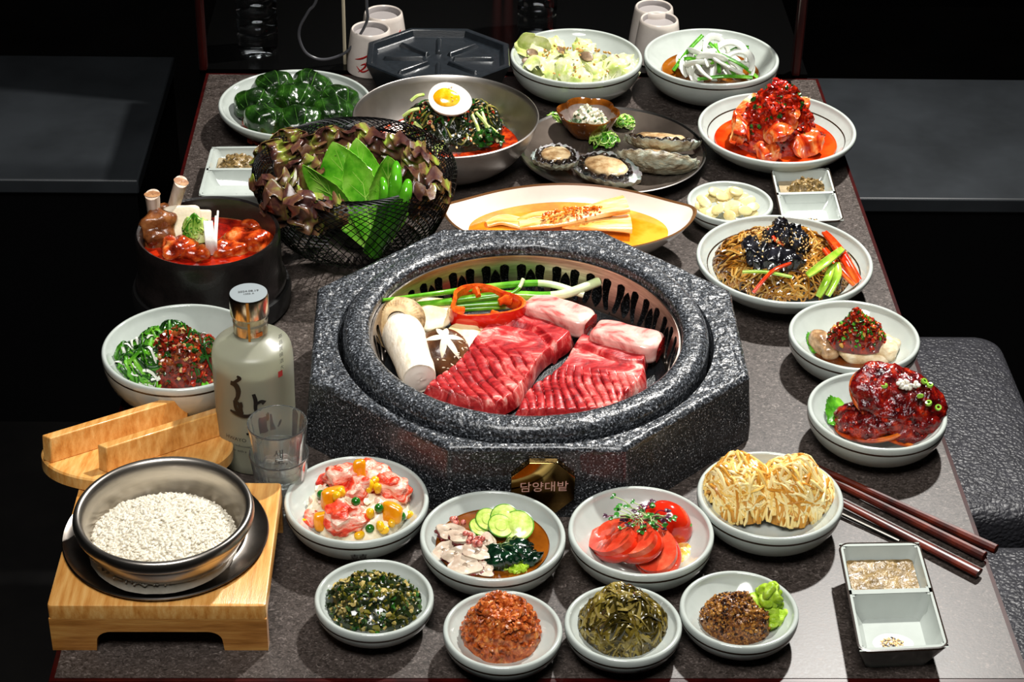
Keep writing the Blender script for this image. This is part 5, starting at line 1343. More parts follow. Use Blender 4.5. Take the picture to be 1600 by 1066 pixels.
# ------------------------------------------------------------------ marinated crab
rnd.seed(212)
d = D['crab']; m_crabm = mat('crab_marinade', ['#1c0306', '#4a080a', '#7d120c', '#b5340f'], 85, .13, .7, 190, coat=.3, lo=.3, hi=.72, bdist=.004); m_crshell = mat('crab_shell', ['#3a0a06', '#a8380e', '#d9701e'], 40, .15, coat=.6)
for px, py, h, r, R_, lb in [(1405, 622, .050, (.046, .030, .013), (.62, .30, -.28), 'large dark red marinated crab half tilted on top of the heap'), (1362, 656, .030, (.034, .022, .014), (.2, -.2, -.25), 'lower marinated crab half at the left of the heap'), (1412, 664, .026, (.032, .020, .012), (.2, .2, -.1), 'lower marinated crab half at the right of the heap')]:
    c = W(px, py, h); M_ = Euler(R_).to_matrix(); t = thing('marinated_crab', c-Vector((0, 0, .014)), lb, 'crab')
    g = G(); g.ico(c, r, 5, .16, 70, M_, p=2.3); 
    for i, v in enumerate(g.v): g.v[i] = v+(v-c).normalized()*.0022*noise.noise(v*210)
    for k in range(170):
        v = Vector((U(-1, 1), U(-1, 1), U(-.1, 1))).normalized(); g.ico(c+M_ @ Vector((v.x*r[0]*.98, v.y*r[1]*.98, v.z*r[2]*1.02)), U(.0012, .0026), 1, .5, 300, rrot(), m=rnd.choice((0, 0, 0, 1, 2)))
    g.build('crab_body', [m_crabm, m_chili, m_chilid], t)
    g = G(); g.tube([c+M_ @ Vector((r[0]*1.04*cos(q), r[1]*1.04*sin(q), -r[2]*.35)) for q in [pi*.9+pi*1.25*i/30 for i in range(31)]], [.0026*sin(pi*(i+2)/34) for i in range(31)], 8); g.build('shell_edge', m_crshell, t)
g = G(); p, q = W(1350, 596, .058), W(1331, 622, .040)
for a, b in (((1334, 590, .062), (1352, 622, .050)), ((1322, 640, .034), (1345, 652, .030)), ((1330, 600, .058), (1378, 652, .036))):
    t0, t1 = W(*a), W(*b); g.tube(cr([t0, (t0+t1)/2+Vector((-.003, 0, .003)), t1], 8), [.0012+.0022*sin(pi*(i+.5)/17) for i in range(17)], 8)
g.build('crab_claw_shell', m_crshell, label='dark orange crab leg shells at the left of the crab heap', cat='crab')
m_scr = mat('scallion_round', ['#5f9c1e', '#a8d050'], 60, .25, coat=.3)
for px, py, h, m_, lb in [(1453, 602, .066, m_scr, 'rightmost top scallion round on the crab'), (1438, 619, .064, m_scr, 'scallion round below the garlic bits on the crab'), (1451, 630, .060, m_scr, 'scallion round in the middle right of the crab'), (1466, 637, .056, m_scr, 'scallion round at the right end of the crab'), (1382, 603, .066, m_green, 'scallion round at the upper left of the crab'), (1444, 596, .067, m_scr, 'scallion round beside the garlic bits on the crab')]:
    g = G(); g.lathe([(.0015, .0012), (.0030, .0014), (.0034, 0), (.0030, -.0014), (.0015, -.0012)], (0, 0, 0), 14); M_ = rrot(.7); c = W(px, py, h); g.v = [c+M_ @ v for v in g.v]; g.build('scallion_round', m_scr, label=lb, cat='scallion', group='scallion rounds on the crab')
g = G(); c = W(1421, 601, .068)
for k in range(24): g.ico(c+Vector((U(-.012, .010), U(-.004, .004), U(-.002, .003))), (.0026, .002, .0018), 2, .5, 200, rrot())
g.build('minced_garlic', mat('minced_garlic', ['#d9d3c4', '#efece2'], 90, .3), label='white minced garlic on top of the crab heap', cat='garlic', kind='stuff')
g = G(); leaf(g, W(1330, 640, .020), W(1294, 662, .022), .040, (0, -.4, 1), .1, .15, .001, 4, jag=.14, nu=12, nv=26); g.build('perilla_leaf', m_green, label='green perilla leaf at the left of the crab bowl', cat='leaf')

# ------------------------------------------------------------------ scallion and minced meat bowl
rnd.seed(213)
d = D['sca']; dm = dome(292, 588, 66, .018, 520, .72, rough=.18); m_mm = [m_chilid, m_chili, mat('meat_bits', ['#4a1c0a', '#7a3414', '#a85a2a'], 110, .22, .3, 200, coat=.5), m_dgreen, m_garlic, m_sesame]
g = G(); dm.body(g, m=0); dm.bits(g, 760, .0025, [0, 0, 1, 2, 2, 2, 2, 3, 3, 5], .001, .98, (.4, 1.6), 1, .6); dm.strands(g, 26, .03, .0010, [3], 8, 5, 5, (.002, .006))
g.build('minced_meat', m_mm, label='dark spicy minced meat heap with chilli beside the frosted bottle', cat='meat', kind='stuff')
dm = dome(226, 590, 52, .018, 545, .8, rough=.2); g = G(); dm.body(g, 12, m=0, shrink=.8); dm.strands(g, 150, .085, .0017, [0, 1, 1, 2], 22, 6, 5, (-.002, .010), .35, .003)
g.build('scallion_shreds', [m_dgreen, m_green, m_whiteveg], label='curly green scallion shreds at the left of the minced meat', cat='scallion', kind='stuff')
dm = dome(268, 540, 46, .040, 516, .5); g = G(); dm.strands(g, 46, .06, .0013, [0, 1], 18, 5, 6, (0, .008), .45, .003); g.build('scallion_shreds', [m_dgreen, m_green], label='green scallion shreds behind the minced meat heap', cat='scallion', kind='stuff')
g = G(); leaf(g, W(312, 612, .026), W(335, 605, .028), .018, (0, -.5, 1), .2, -.2, .002, 3); g.build('spinach_leaf', m_green, label='green leaf at the front of the minced meat by the bottle', cat='leaf')

# ------------------------------------------------------------------ sauces in the divided dishes
rnd.seed(214)
m_sal = mat('salty_paste', ['#5d4a2a', '#80683e', '#a58a58'], 140, .34, .6, 300, coat=.15, lo=.3, hi=.7)
def fillwell(tw, zf, u0, u1, v0, v1, amp, lb, m_=None, n=26):
    o, pt, wells, L_ = tw; g = G()
    g.surf(lambda u, v: pt(u0+(u1-u0)*u, v0+(v1-v0)*v, zf)+Vector((0, 0, (amp*noise.noise(Vector((u*7, v*7, zf*99)))+amp*.8*noise.noise(Vector((u*19, v*19, 3))))*(1 if 0 < u < 1 and 0 < v < 1 else -.3))), n, n); g.f = [tuple(reversed(f)) for f in g.f]
    return g.build('salty_paste', m_ or m_sal, label=lb, cat='sauce')
fillwell(TW1, .0185, .10, .90, .075, .435, .0016, 'coarse beige brown paste in the front right divided dish')
m_psal = mat('thin_paste_liquid', ['#8f7f63', '#a8987a'], 60, .12, coat=.4)
fillwell(TW2, .0150, .13, .87, .09, .40, .0005, 'thin beige liquid around the paste beside the kimchi bowl', m_psal, 10)
fillwell(TW3, .0145, .13, .87, .09, .40, .0005, 'thin beige liquid around the paste behind the stew pot', m_psal, 10)
for tw, px, py, rp, lb in ((TW2, 1258, 298, 30, 'beige paste lump in the divided dish beside the kimchi bowl'), (TW3, 376, 262, 36, 'beige paste lump in the divided dish behind the stew pot')):
    dm = dome(px, py, rp, .0135, py-16, .55); fillmound('paste_lump', dm, [m_sal], lb, 'paste', 50, .0022, (0,), kind=None)
def seeds(tw, uu, vv, r, n, nb, z, lb, ss=1):
    o, pt, wells, L_ = tw; g = G()
    for k in range(n+nb):
        q = U(0, 6.3); rr = r*sqrt(U(0, 1)); p = pt(uu, vv, z)+Vector((rr*cos(q), rr*sin(q)*.7, U(0, .0014)))
        g.ico(p, (.0014*ss, .0009*ss, .0007*ss), 1, .1, 200, Euler((0, 0, U(0, 3))).to_matrix(), m=0 if k < n else 1)
    g.build('sesame_seeds', [m_sesame, m_bsesame], label=lb, cat='sesame', kind='stuff')
seeds(TW1, .46, .80, .010, 60, 14, .0118, 'small heap of sesame seeds in the front right divided dish')
seeds(TW2, .52, .80, .014, 70, 50, .0105, 'mixed black and pale sesame seeds beside the kimchi bowl')
seeds(TW3, .55, .86, .016, 40, 70, .0100, 'mixed black and pale sesame seeds behind the stew pot')
g = G(); o, pt, w_, L_ = TW1; dm = Dome(pt(.47, .79, .0100), .021, .016, .0016); dm.body(g, 14); g.build('salt', mat('salt', ['#d9d9d9', '#ececec'], 300, .5, .3, 900), label='thin white salt bed under the sesame seeds', cat='salt', kind='stuff')
# ------------------------------------------------------------------ stew pot on its black base
rnd.seed(301)
m_clay = mat('black_clay', ['#110e0d', '#1b1615'], 60, .38, .15, 300, coat=.15)
m_base = mat('black_base', '#0b0a0a', rough=.5)
c, R = fitc(210, 438, 305, .088); c = Vector((c.x, c.y, T))
g = G(); g.lathe([(0, 0), (R*1.04, 0), (R*1.10, .004), (R*1.115, .018), (R*1.09, .0245), (R*.98, .0245), (R*.96, .02), (0, .02)], c, 72)
g.build('pot_base', m_base, label='black round base plate under the clay stew pot', cat='base')
g = G(); z0 = .0205
g.lathe([(0, z0), (R*.92, z0), (R*1.04, z0+.003), (R*1.055, z0+.009), (R*1.04, z0+.014), (R*1.005, z0+.018), (R*.998, z0+.03), (R, .076), (R*.995, .0845), (R*.97, .088), (R*.935, .0865), (R*.915, .080), (R*.90, .06), (R*.86, .045), (0, .042)], c, 96)
g.build('stew_pot', m_clay, label='black clay stew pot filled with red stew and beef bones', cat='pot'); PC = c; PR = R
g = G(); zs = .064; g.lathe([(0, zs), (R*.6, zs+.0004), (R*.895, zs), (R*.902, zs+.001), (R*.88, zs-.004), (0, zs-.004)], c, 64)
g.build('stew_broth', mat('stew_broth', ['#4a0603', '#8a1206', '#b32a0c'], 45, .1, .3, 120, coat=.5), label='deep red oily broth in the clay pot', cat='broth')
m_rib = mat('bone_grey', ['#a58a76', '#cdb9a6', '#ddd0c2'], 40, .4, .3, 150, stretch=(2, 2, .5)); m_cook = mat('braised_meat', ['#4a2410', '#7a4420', '#9a6236'], 60, .28, .5, 180, coat=.4)
for a, b, r, lb in [((244, 362, .066), (238, 304, .112), .0105, 'left short grey rib bone standing out of the stew pot'), ((264, 348, .066), (283, 284, .120), .0098, 'taller grey rib bone leaning right out of the stew pot')]:
    t = thing('rib_bone', W(*a), lb, 'bone', 'rib bones in the stew'); p, q = W(*a), W(*b)
    g = G(); P_ = [p.lerp(q, i/10) for i in range(11)]; g.tube(P_, [r*(1.05-.1*sin(i/10*pi)) for i in range(11)], 16, flat=.7); g.build('bone_shaft', m_rib, t, angle=60)
    ax = (q-p).normalized(); M_ = frame(ax); g = G(); g.surf(lambda u, v: q+M_ @ Vector((r*.82*v*cos(2*pi*u), r*.62*v*sin(2*pi*u), .0004+.0006*noise.noise(Vector((u*9, v*3, r*900))))), 16, 3, cu=True); g.build('bone_end', mat('bone_marrow', ['#8a5a3a', '#b88a5e'], 90, .5), t)
g = G(); g.ico(W(256, 338, .078), (.014, .010, .016), 3, .3, 90); g.build('braised_meat', m_cook, label='brown braised meat at the foot of the rib bones', cat='meat')
g = G(); g.ico(W(247, 360, .078), (.019, .011, .022), 4, .42, 75, Euler((-.5, .25, .3)).to_matrix(), p=2.2); g.build('braised_mushroom', m_cook, label='brown braised mushroom at the left of the stew', cat='mushroom')
m_tofu = mat('tofu', ['#d6c6aa', '#e8dcc6'], 60, .45, .25, 200)
for px, py, h, d3, a, lb in [(284, 348, .078, (.040, .010, .036), .35, 'large white tofu slab standing in the stew'), (318, 338, .074, (.016, .010, .014), .2, 'small white tofu piece behind the scallion heap')]:
    g = G(); g.ico(W(px, py, h), tuple(q/2 for q in d3), 4, .06, 80, Euler((-.6, .15, a)).to_matrix(), p=7); g.build('tofu', m_tofu, label=lb, cat='tofu')
m_stw = mat('red_stew_meat', ['#6a1606', '#a8330e', '#cf5a1e', '#e09a5a'], 60, .2, .5, 200, coat=.5)
for px, py, h, r, lb in [(388, 378, .068, (.024, .016, .012), 'red pork piece at the right of the stew'), (360, 388, .066, (.020, .014, .010), 'dark red piece at the front right of the stew'), (282, 390, .068, (.018, .014, .012), 'orange red chunk at the front left of the stew'), (306, 398, .066, (.016, .010, .010), 'red chunk at the front of the stew under the scallions'), (266, 384, .068, (.010, .010, .010), 'small orange chunk beside the braised mushroom'), (395, 350, .064, (.012, .010, .006), 'small red piece floating at the back right of the stew')]:
    g = G(); g.ico(W(px, py, h), r, 4, .35, 100, Euler((0, 0, U(-.5, .5))).to_matrix(), p=2.5); g.build('stew_meat', m_stw, label=lb, cat='meat')
dm = dome(309, 368, 24, .072, 346, .8, rough=.3); g = G(); dm.body(g, 10, m=1); dm.strands(g, 60, .025, .0014, [0, 1, 1], 10, 5, 9, (0, .005), .5, .001); g.build('scallion_heap', [m_green, m_lgreen], label='sliced green scallion heap in the middle of the stew', cat='scallion', kind='stuff')
m_eno = mat('enoki_white', ['#e6ddd0', '#f3eee6'], 50, .4)
g = G()
for k in range(9):
    x = k*2.2-8; g.tube(cr([W(331+x*.8, 398-abs(x)*.3, .066), W(329+x*.9, 376, .084), W(326+x*(1.5 if k > 6 else .9), 346-(8 if k > 6 else 0)*(k-6), .094)], 6), .0012, 6)
g.build('enoki', m_eno, label='thin white enoki stalks standing in the front of the stew', cat='mushroom')

# ------------------------------------------------------------------ wire basket with leaves and chillies
rnd.seed(302)
m_wire = mat('black_wire', '#0d0d0e', rough=.3, metal=.6)
c, R = fitc(394, 714, 196, .092); BC = Vector((c.x, c.y, T)); BR = R
prof = cr([(R*.80, .100, 0), (R*.86, .1065, 0), (R*.93, .106, 0), (R*.985, .100, 0), (R, .090, 0), (R*.975, .073, 0), (R*.89, .048, 0), (R*.74, .020, 0), (R*.48, .0045, 0), (R*.12, .002, 0)], 6)
bsk = thing('wire_basket', BC, 'round black wire mesh basket of lettuce, perilla and green chillies', 'basket')
g = G(); n = len(prof); NW = 68
for s in (1, -1):
    for k in range(NW):
        pts = []
        for i in range(n-3 if k % 2 else n-9):
            a = 2*pi*k/NW+s*i*.030; q = prof[i]; pts.append(BC+Vector((q.x*cos(a), q.x*sin(a), q.y+.0005*s)))
        g.tube(pts, .00062, 4, cap=False)
g.build('wire_mesh', m_wire, bsk, kind='stuff')
for r, z in ((R*.80, .100), (R*.12, .002), (R*.48, .0045)):
    g = G(); g.tube([BC+Vector((r*cos(2*pi*i/72), r*sin(2*pi*i/72), z)) for i in range(73)], .0016 if r > R*.5 else .001, 6, cap=False); g.build('wire_ring', m_wire, bsk)
m_redlet = mat('red_leaf_lettuce', ['#26100f', '#4a2a26', '#67482c', '#7f8a34', '#a4c444'], 26, .3, .3, 110, coat=.25, lo=.28, hi=.66, dist=.6)
lt = [((452, 300), (412, 222), .055, -.35), ((478, 285), (438, 203), .050, -.2), ((505, 285), (470, 214), .052, .1), ((525, 270), (508, 200), .050, .2), ((560, 262), (556, 200), .055, .1), ((590, 262), (600, 210), .055, .2), ((620, 272), (640, 222), .055, .2), ((640, 300), (672, 246), .050, .3), ((650, 325), (690, 280), .045, .4), ((456, 326), (410, 282), .055, -.4), ((478, 336), (418, 306), .050, -.4), ((520, 346), (455, 322), .045, -.3), ((536, 352), (500, 318), .040, -.2), ((650, 340), (668, 300), .040, .3), ((500, 310), (452, 256), .055, -.2), ((545, 290), (520, 236), .05, 0), ((472, 268), (466, 232), .045, -.2), ((635, 310), (656, 268), .045, .3)]
for i, (a, b, w_, lean) in enumerate(lt):
    g = G(); leaf(g, W(*a, .062), W(*b, .112), w_, (lean, -.75, .6), U(-.2, .25), -.25, .0065, 6.2, na=.005, ns=70, nu=40, nv=48, th=.0006, pw=.5, broad=.62)
    g.build('lettuce_leaf', m_redlet, label=clock('frilly red-brown lettuce leaf', b[0], b[1], 553, 272, 145, 75, 'the wire basket'), cat='lettuce', group='red lettuce leaves in the basket')
m_per = mat('perilla', ['#3f8a16', '#5fac22', '#84c63a', '#a2d858'], 30, .32, .35, 130, coat=.25)
m_pv = mat('perilla_vein', '#a9d65c', rough=.35)
def perilla(base, tip, w_, nrm, bend, lb):
    t = thing('perilla_leaf', base, lb, 'leaf', 'perilla leaves in the basket')
    g = G(); st = random.getstate(); leaf(g, base, tip, w_, nrm, bend, .22, .0008, 3, jag=.07, nu=14, nv=44, th=.0005, pw=.8, broad=.55); g.build('leaf_blade', m_per, t)
    tv = tip-base; L_ = tv.length; t_ = tv/L_; nr = Vector(nrm); nr = (nr-t_*nr.dot(t_)).normalized(); sd = t_.cross(nr)
    def mp(x, v): return base+t_*(L_*v)+sd*(x*w_*.5)+nr*(bend*sin(pi*v)*L_+.22*(x)**2*w_*sin(pi*v)+.0008)
    g = G(); g.tube([mp(0, i/14) for i in range(14)], [.0011-.00006*i for i in range(14)], 6)
    for k in range(6):
        for s in (-1, 1):
            v0 = .12+.12*k; g.tube([mp(s*x*.80*sin(pi*min(1, v0+.2))**.8, v0+.16*x) for x in (0, .25, .5, .75, 1)], [.0006, .0005, .0004, .0003, .0002], 5)
    g.build('leaf_vein', m_pv, t)
perilla(W(576, 388, .014), W(473, 258, .118), .034, (-.45, -.75, .5), -.08, 'perilla leaf fanned furthest left in the basket')
perilla(W(580, 394, .012), W(520, 222, .126), .066, (-.15, -.85, .5), -.06, 'broad perilla leaf second from the left in the basket')
perilla(W(612, 378, .016), W(606, 244, .118), .050, (.25, -.85, .5), -.05, 'darker perilla leaf half hidden behind the chillies')
perilla(W(586, 396, .014), W(556, 216, .130), .048, (.1, -.85, .52), -.05, 'pointed perilla leaf standing in front at the centre of the basket')
m_chg = mat('green_chilli', ['#2f7a10', '#4a9a1a', '#66b52a'], 20, .12, coat=.6)
for q, r, lb in [([(574, 392, .022), (592, 350, .066), (600, 305, .106), (597, 277, .120)], .0062, 'left green chilli, leaning on the perilla leaves'), ([(588, 396, .022), (608, 345, .070), (618, 290, .114), (619, 252, .132)], .0078, 'middle green chilli, the tallest of three'), ([(582, 398, .020), (614, 352, .062), (632, 310, .104), (638, 280, .120)], .0080, 'right green chilli, the thickest of three')]:
    P_ = cr([W(*p) for p in q], 10); n = len(P_); g = G(); g.tube(P_, [r*(.55+.45*sin(pi*min(1, (i/(n-1))*.8+.2)))*(1 if i < n-7 else max(.12, sqrt(max(0, 1-((i-(n-7))/6.4)**2)))) for i in range(n)], 14)
    g.build('green_chilli', m_chg, label=lb, cat='chilli', group='green chillies in the basket')

# ------------------------------------------------------------------ frosted bottle
rnd.seed(303)
m_fro = mat('frosted_glass', '#c6c6b2', rough=.34, trans=.72, ior=1.4, spec=.5)
m_cap = mat('foil_cap', ['#b9a88c', '#d9cbb4'], 40, .2, metal=1, stretch=(8, 8, .5)); m_ink = mat('black_ink', '#15110f', rough=.5)
bp = W(404, 708, 0); BO = Vector((bp.x, bp.y, T)); br = .0368; bh = .131
bt = thing('frosted_bottle', BO, 'frosted white glass liquor bottle with black brush lettering and a silver gold cap', 'bottle')
g = G(); g.lathe(cr([(0, .003, 0), (.026, .002, 0), (br*.93, .0008, 0), (br*.985, .004, 0), (br*.99, .02, 0), (br, bh*.55, 0), (br*1.01, bh*.80, 0), (br*.985, bh*.90, 0), (br*.90, bh*.955, 0), (br*.62, bh*.995, 0), (.0165, bh*1.02, 0), (.0150, bh*1.04, 0), (.0150, bh*1.10, 0), (.0148, bh*1.16, 0), (0, bh*1.16, 0)], 4), BO, 72); g.build('glass_body', m_fro, bt, angle=60)
g = G(); g.lathe([(0, .006), (br*.90, .007), (br*.93, .02), (br*.94, bh*.80), (0, bh*.80)], BO, 48); g.build('liquor', mat('pale_liquor', '#c3c4b2', rough=.6, trans=.3), bt)
zc0 = bh*1.055
g = G(); g.lathe([(.0156, zc0), (.0158, zc0+.016), (.0172, zc0+.018), (.0176, zc0+.020), (.0176, zc0+.037), (.0168, zc0+.0392), (0, zc0+.0395)], BO, 64, ms=[0, 0, 0, 0, 0, 1]); g.build('bottle_cap', [m_cap, mat('cap_top', '#9aa3a6', rough=.4, metal=.3)], bt)
g = G()
for z0_, z1_, r_ in ((zc0-.003, zc0+.018, .0160), (zc0+.019, zc0+.0385, .0178)):
    for a0_, a1_ in ((-1.62, -1.48),):
        g.surf(lambda u, v: BO+Vector((r_*cos(a0_+(a1_-a0_)*u), r_*sin(a0_+(a1_-a0_)*u), z0_+(z1_-z0_)*v)), 4, 2)
m_or = mat('gold_seal', ['#a8671a', '#c98a2e'], 40, .3); g.build('seal_strip', m_or, bt)
g = G(); g.surf(lambda u, v: BO+Vector((.0160*cos(-1.15+.4*u), .0160*sin(-1.15+.4*u), zc0+.001+.004*v)), 4, 1); g.build('orange_tab', mat('orange_tab', '#c2621a', rough=.4), bt)
def onb(x, z, lift=.0004, r=None):
    a = A0+x/br; q = (br*1.004 if r is None else r)+lift
    return BO+Vector((q*cos(a), q*sin(a), z))
A0 = atan2(CAM.y-BO.y, CAM.x-BO.x)
_y0, _y1 = PX(onb(0, 0))[1], PX(onb(0, .1))[1]
def bz(py): return .1*(py-_y0)/(_y1-_y0)   # height on the bottle front of a photo row
def bx(px, py=640): return (px-PX(BO+Vector((0, 0, bz(py))))[0])/S(640)
def brush(pts, ws, lift=.0003):
    P_ = cr([(bx(x, y), bz(y), 0) for x, y in pts], 6); n = len(P_); g = G(); vs = []; fs = []
    for i, p in enumerate(P_):
        t_ = (P_[min(i+1, n-1)]-P_[max(i-1, 0)]).normalized(); b_ = Vector((-t_.y, t_.x, 0))
        k = i/(n-1)*(len(ws)-1); j = min(int(k), len(ws)-2); w_ = (ws[j]+(ws[j+1]-ws[j])*(k-j))/S(640)*.5
        for s in (-1, 1):
            q = p+b_*w_*s; vs += [onb(q.x, q.y, lift), onb(q.x, q.y, lift+.0003)]
    for i in range(n-1):
        a = i*4; b = a+4; fs += [(a+1, a+3, b+3, b+1), (a, b, b+2, a+2), (a, a+1, b+1, b), (a+2, b+2, b+3, a+3)]
    g.add(vs, fs); return g
strokes = [([(370, 590), (374, 593), (366, 600), (361, 602)], [3, 6, 4, 2]), ([(360, 602), (368, 604), (372, 612), (371, 622), (368, 628), (374, 634), (376, 644)], [7, 9, 8, 6, 5, 6, 7]), ([(366, 628), (368, 638), (373, 645), (380, 645)], [4, 6, 6, 3]), ([(376, 629), (377, 636), (373, 643)], [3, 4, 3]), ([(359, 645), (370, 648), (384, 650), (396, 645)], [3, 6, 6, 2]),
           ([(394, 616), (397, 626), (397, 638), (399, 644)], [5, 6, 5, 4]), ([(398, 631), (405, 628), (410, 631)], [4, 5, 8]), ([(401, 640), (402, 644)], [3, 3]), ([(411, 648), (414, 655), (407, 656), (406, 668), (409, 676)], [4, 7, 9, 10, 12]), ([(412, 650), (416, 648), (414, 658)], [3, 4, 3]), ([(421, 650), (422, 662), (423, 675)], [2, 4, 5]), ([(428, 672), (434, 668), (440, 666)], [3, 7, 4]), ([(386, 676), (387, 679)], [5, 4])]
g = G()
for s, w_ in strokes:
    q = brush(s, w_); g.add(q.v, q.f)
g.build('brush_lettering', m_ink, bt, flatsh=True)
def btext(body, size, px, py, m, name, vert=False):
    g = G()
    for i, ch in enumerate(body if vert else [body]):
        tv, tf = textmesh(ch, size)
        g.add([onb(bx(px, py)+v.x, bz(py+i*9.3 if vert else py)+v.y, .0005) for v in tv], tf)
    return g.build(name, m, bt, flatsh=True)
btext('HWAYO', .0056, 367, 688.5, m_ink, 'small_lettering'); btext('The rediscovery', .0037, 374, 698, m_ink, 'small_lettering'); btext('spirits with a', .0037, 369, 706, m_ink, 'small_lettering')
btext('高品質燒酒大', .0050, 435.5, 541, mat('grey_ink', '#4a4a44', rough=.5), 'column_lettering', True)
g = G(); g.surf(lambda u, v: onb(bx(435.5, 595)+.0026*(2*u-1), bz(595.5)+.0032*(2*v-1), .0005), 2, 2); g.build('red_seal', mat('seal_red', '#b83a36', rough=.5), bt)
tv, tf = textmesh('2024.08.19', .0042); tv2, tf2 = textmesh('1202 A', .0034); g = G(); M_ = Euler((0, 0, .18)).to_matrix()
g.add([BO+M_ @ Vector((v.x, v.y+.002, zc0+.0398)) for v in tv], tf); g.add([BO+M_ @ Vector((v.x, v.y-.0025, zc0+.0398)) for v in tv2], tf2); g.build('date_print', m_ink, bt, flatsh=True)

# ------------------------------------------------------------------ two stacked shot glasses
rnd.seed(304)
m_gls = mat('clear_glass', '#f4f7f6', rough=.03, trans=.965, ior=1.45)
c1, R1 = fitc(385, 481, 633, .091); GO = Vector((c1.x, c1.y, T)); sc_ = R1/.030
def shot(z0, lb):
    t = thing('shot_glass', GO+Vector((0, 0, z0)), lb, 'glass', 'stacked shot glasses')
    H_ = .058; k = R1
    g = G(); g.lathe(cr([(0, .0025, 0), (k*.60, .002, 0), (k*.70, .0, 0), (k*.76, .004, 0), (k*.84, .025, 0), (k*.97, H_-.004, 0), (k*.995, H_-.001, 0), (k*.975, H_+.0006, 0), (k*.935, H_-.001, 0), (k*.90, H_-.006, 0), (k*.78, .026, 0), (k*.71, .013, 0), (k*.60, .0105, 0), (0, .010, 0)], 4), GO+Vector((0, 0, z0)), 72, rf=lambda a, i: 1+(.012*cos(a*14) if 8 < i < 22 else 0)); g.build('glass_wall', m_gls, t, angle=60)
    tg = G(); a0 = atan2(CAM.y-GO.y, CAM.x-GO.x)
    for body, zz, xx in (('새', .041, -.001), ('로', .0325, -.001), ('.', .0315, .0058)):
        tv, tf = textmesh(body, .0105)
        o = []
        for v in tv:
            z = zz+v.y; r = k*(.76+(.97-.76)*(z-.004)/.05)+.0006; a = a0+(v.x+xx)/r+(.03 if z0 else -.75); o.append(GO+Vector((r*cos(a), r*sin(a), z0+z)))
        tg.add(o, tf)
    tg.build('printed_letters', mat('glass_print', '#2a2a2c', rough=.4), t, flatsh=True)
shot(0, 'lower clear shot glass of the stacked pair by the bottle'); shot(.033, 'upper clear shot glass of the stacked pair by the bottle')

# ------------------------------------------------------------------ bamboo tray, steel plate, rice pot, lid
rnd.seed(305)
m_bam = mat('bamboo', ['#a8682a', '#c98a42', '#dba45c', '#e8bc78'], 16, .32, .12, 120, stretch=(12, 1.0, 4), coat=.3, lo=.25, hi=.75, detail=6)
m_bamf = mat('bamboo_front', ['#8f5a22', '#b87c3a', '#cf9850'], 14, .36, .12, 120, stretch=(1.2, 8, 12), coat=.2, lo=.3, hi=.7)
TH = .048; x0, x1, y0, y1 = -.403, -.226, .037, .203
tray = thing('bamboo_tray', ((x0+x1)/2, (y0+y1)/2, T), 'light bamboo stand with arched feet under the rice pot', 'tray')
g = G(); g.poly(rrect(x0, x1, y0, y1, .003, 3), T+TH-.014, T+TH, bev=.0016); g.build('top_board', m_bam, tray)
for yy in (y0, y1-.011):
    g = G(); out = [(x0, 0), (x0+.036, 0), (x0+.037, .010)]+[(x0+.037+.012*(1-cos(a)), .010+.010*sin(a)) for a in [pi/2*i/6 for i in range(1, 7)]]
    mir = [(x0+x1-x, z) for x, z in out][::-1]; pol = out+mir+[(x1, TH-.0142), (x0, TH-.0142)]
    n = len(pol); vs = [Vector((x, yy, T+z)) for x, z in pol]+[Vector((x, yy+.011, T+z)) for x, z in pol]
    bm = bmesh.new(); bv = [bm.verts.new(v) for v in vs]; f1 = bm.faces.new(bv[:n]); f2 = bm.faces.new(bv[n:][::-1])
    for i in range(n): bm.faces.new((bv[i], bv[i+n], bv[(i+1) % n+n], bv[(i+1) % n]))
    bmesh.ops.recalc_face_normals(bm, faces=bm.faces); bmesh.ops.triangulate(bm, faces=[f1, f2]); bm.verts.index_update()
    g.add([v.co.copy() for v in bm.verts], [tuple(v.index for v in f.verts) for f in bm.faces]); bm.free()
    g.build('foot_board', m_bamf, tray, angle=30)
m_sp = mat('dark_steel', ['#7a746e', '#98918a'], 20, .3, metal=1, rvar=.05); m_spot = mat('polished_steel', ['#b0aaa2', '#c9c2b9'], 18, .3, metal=1, stretch=(1, 1, 6), rvar=.04)
c, R = fitc(96, 420, 736, TH+.005); c = Vector((c.x, c.y, T+TH))
g = G(); g.lathe([(0, .0), (R*.9, .0), (R*.985, .0022), (R, .0042), (R*.99, .0052), (R*.975, .0046), (R*.94, .0028), (R*.80, .0022), (R*.78, .0030), (R*.76, .0022), (0, .0020)], c, 128); g.build('steel_plate', m_sp, label='thin dark steel saucer between the rice pot and the bamboo stand', cat='plate')
c, R = fitc(112, 397, 712, TH+.045); zb = TH+.0024; RCn = Vector((c.x, c.y, T))
g = G(); g.lathe(cr([(0, zb, 0), (R*.62, zb, 0), (R*.74, zb+.004, 0), (R*.86, zb+.016, 0), (R*.915, zb+.026, 0), (R*.93, TH+.033, 0), (R*.985, TH+.0355, 0), (R, TH+.041, 0), (R*.975, TH+.0455, 0), (R*.925, TH+.0455, 0), (R*.885, TH+.041, 0), (R*.86, TH+.034, 0), (R*.82, TH+.020, 0), (R*.72, TH+.010, 0), (R*.5, TH+.0075, 0), (0, TH+.007, 0)], 4), RCn, 128); g.build('rice_pot', m_spot, label='polished steel pot of white rice on the bamboo stand', cat='pot', angle=60)
m_rice = mat('cooked_rice', ['#cfc7b3', '#ded7c6'], 160, .3, coat=.3, sss=0)
dm = Dome(RCn+Vector((-.002, -.004, TH+.009)), R*.82, R*.80, .022, rough=.05, pw=.35); g = G(); dm.body(g, 24, amp=.001)
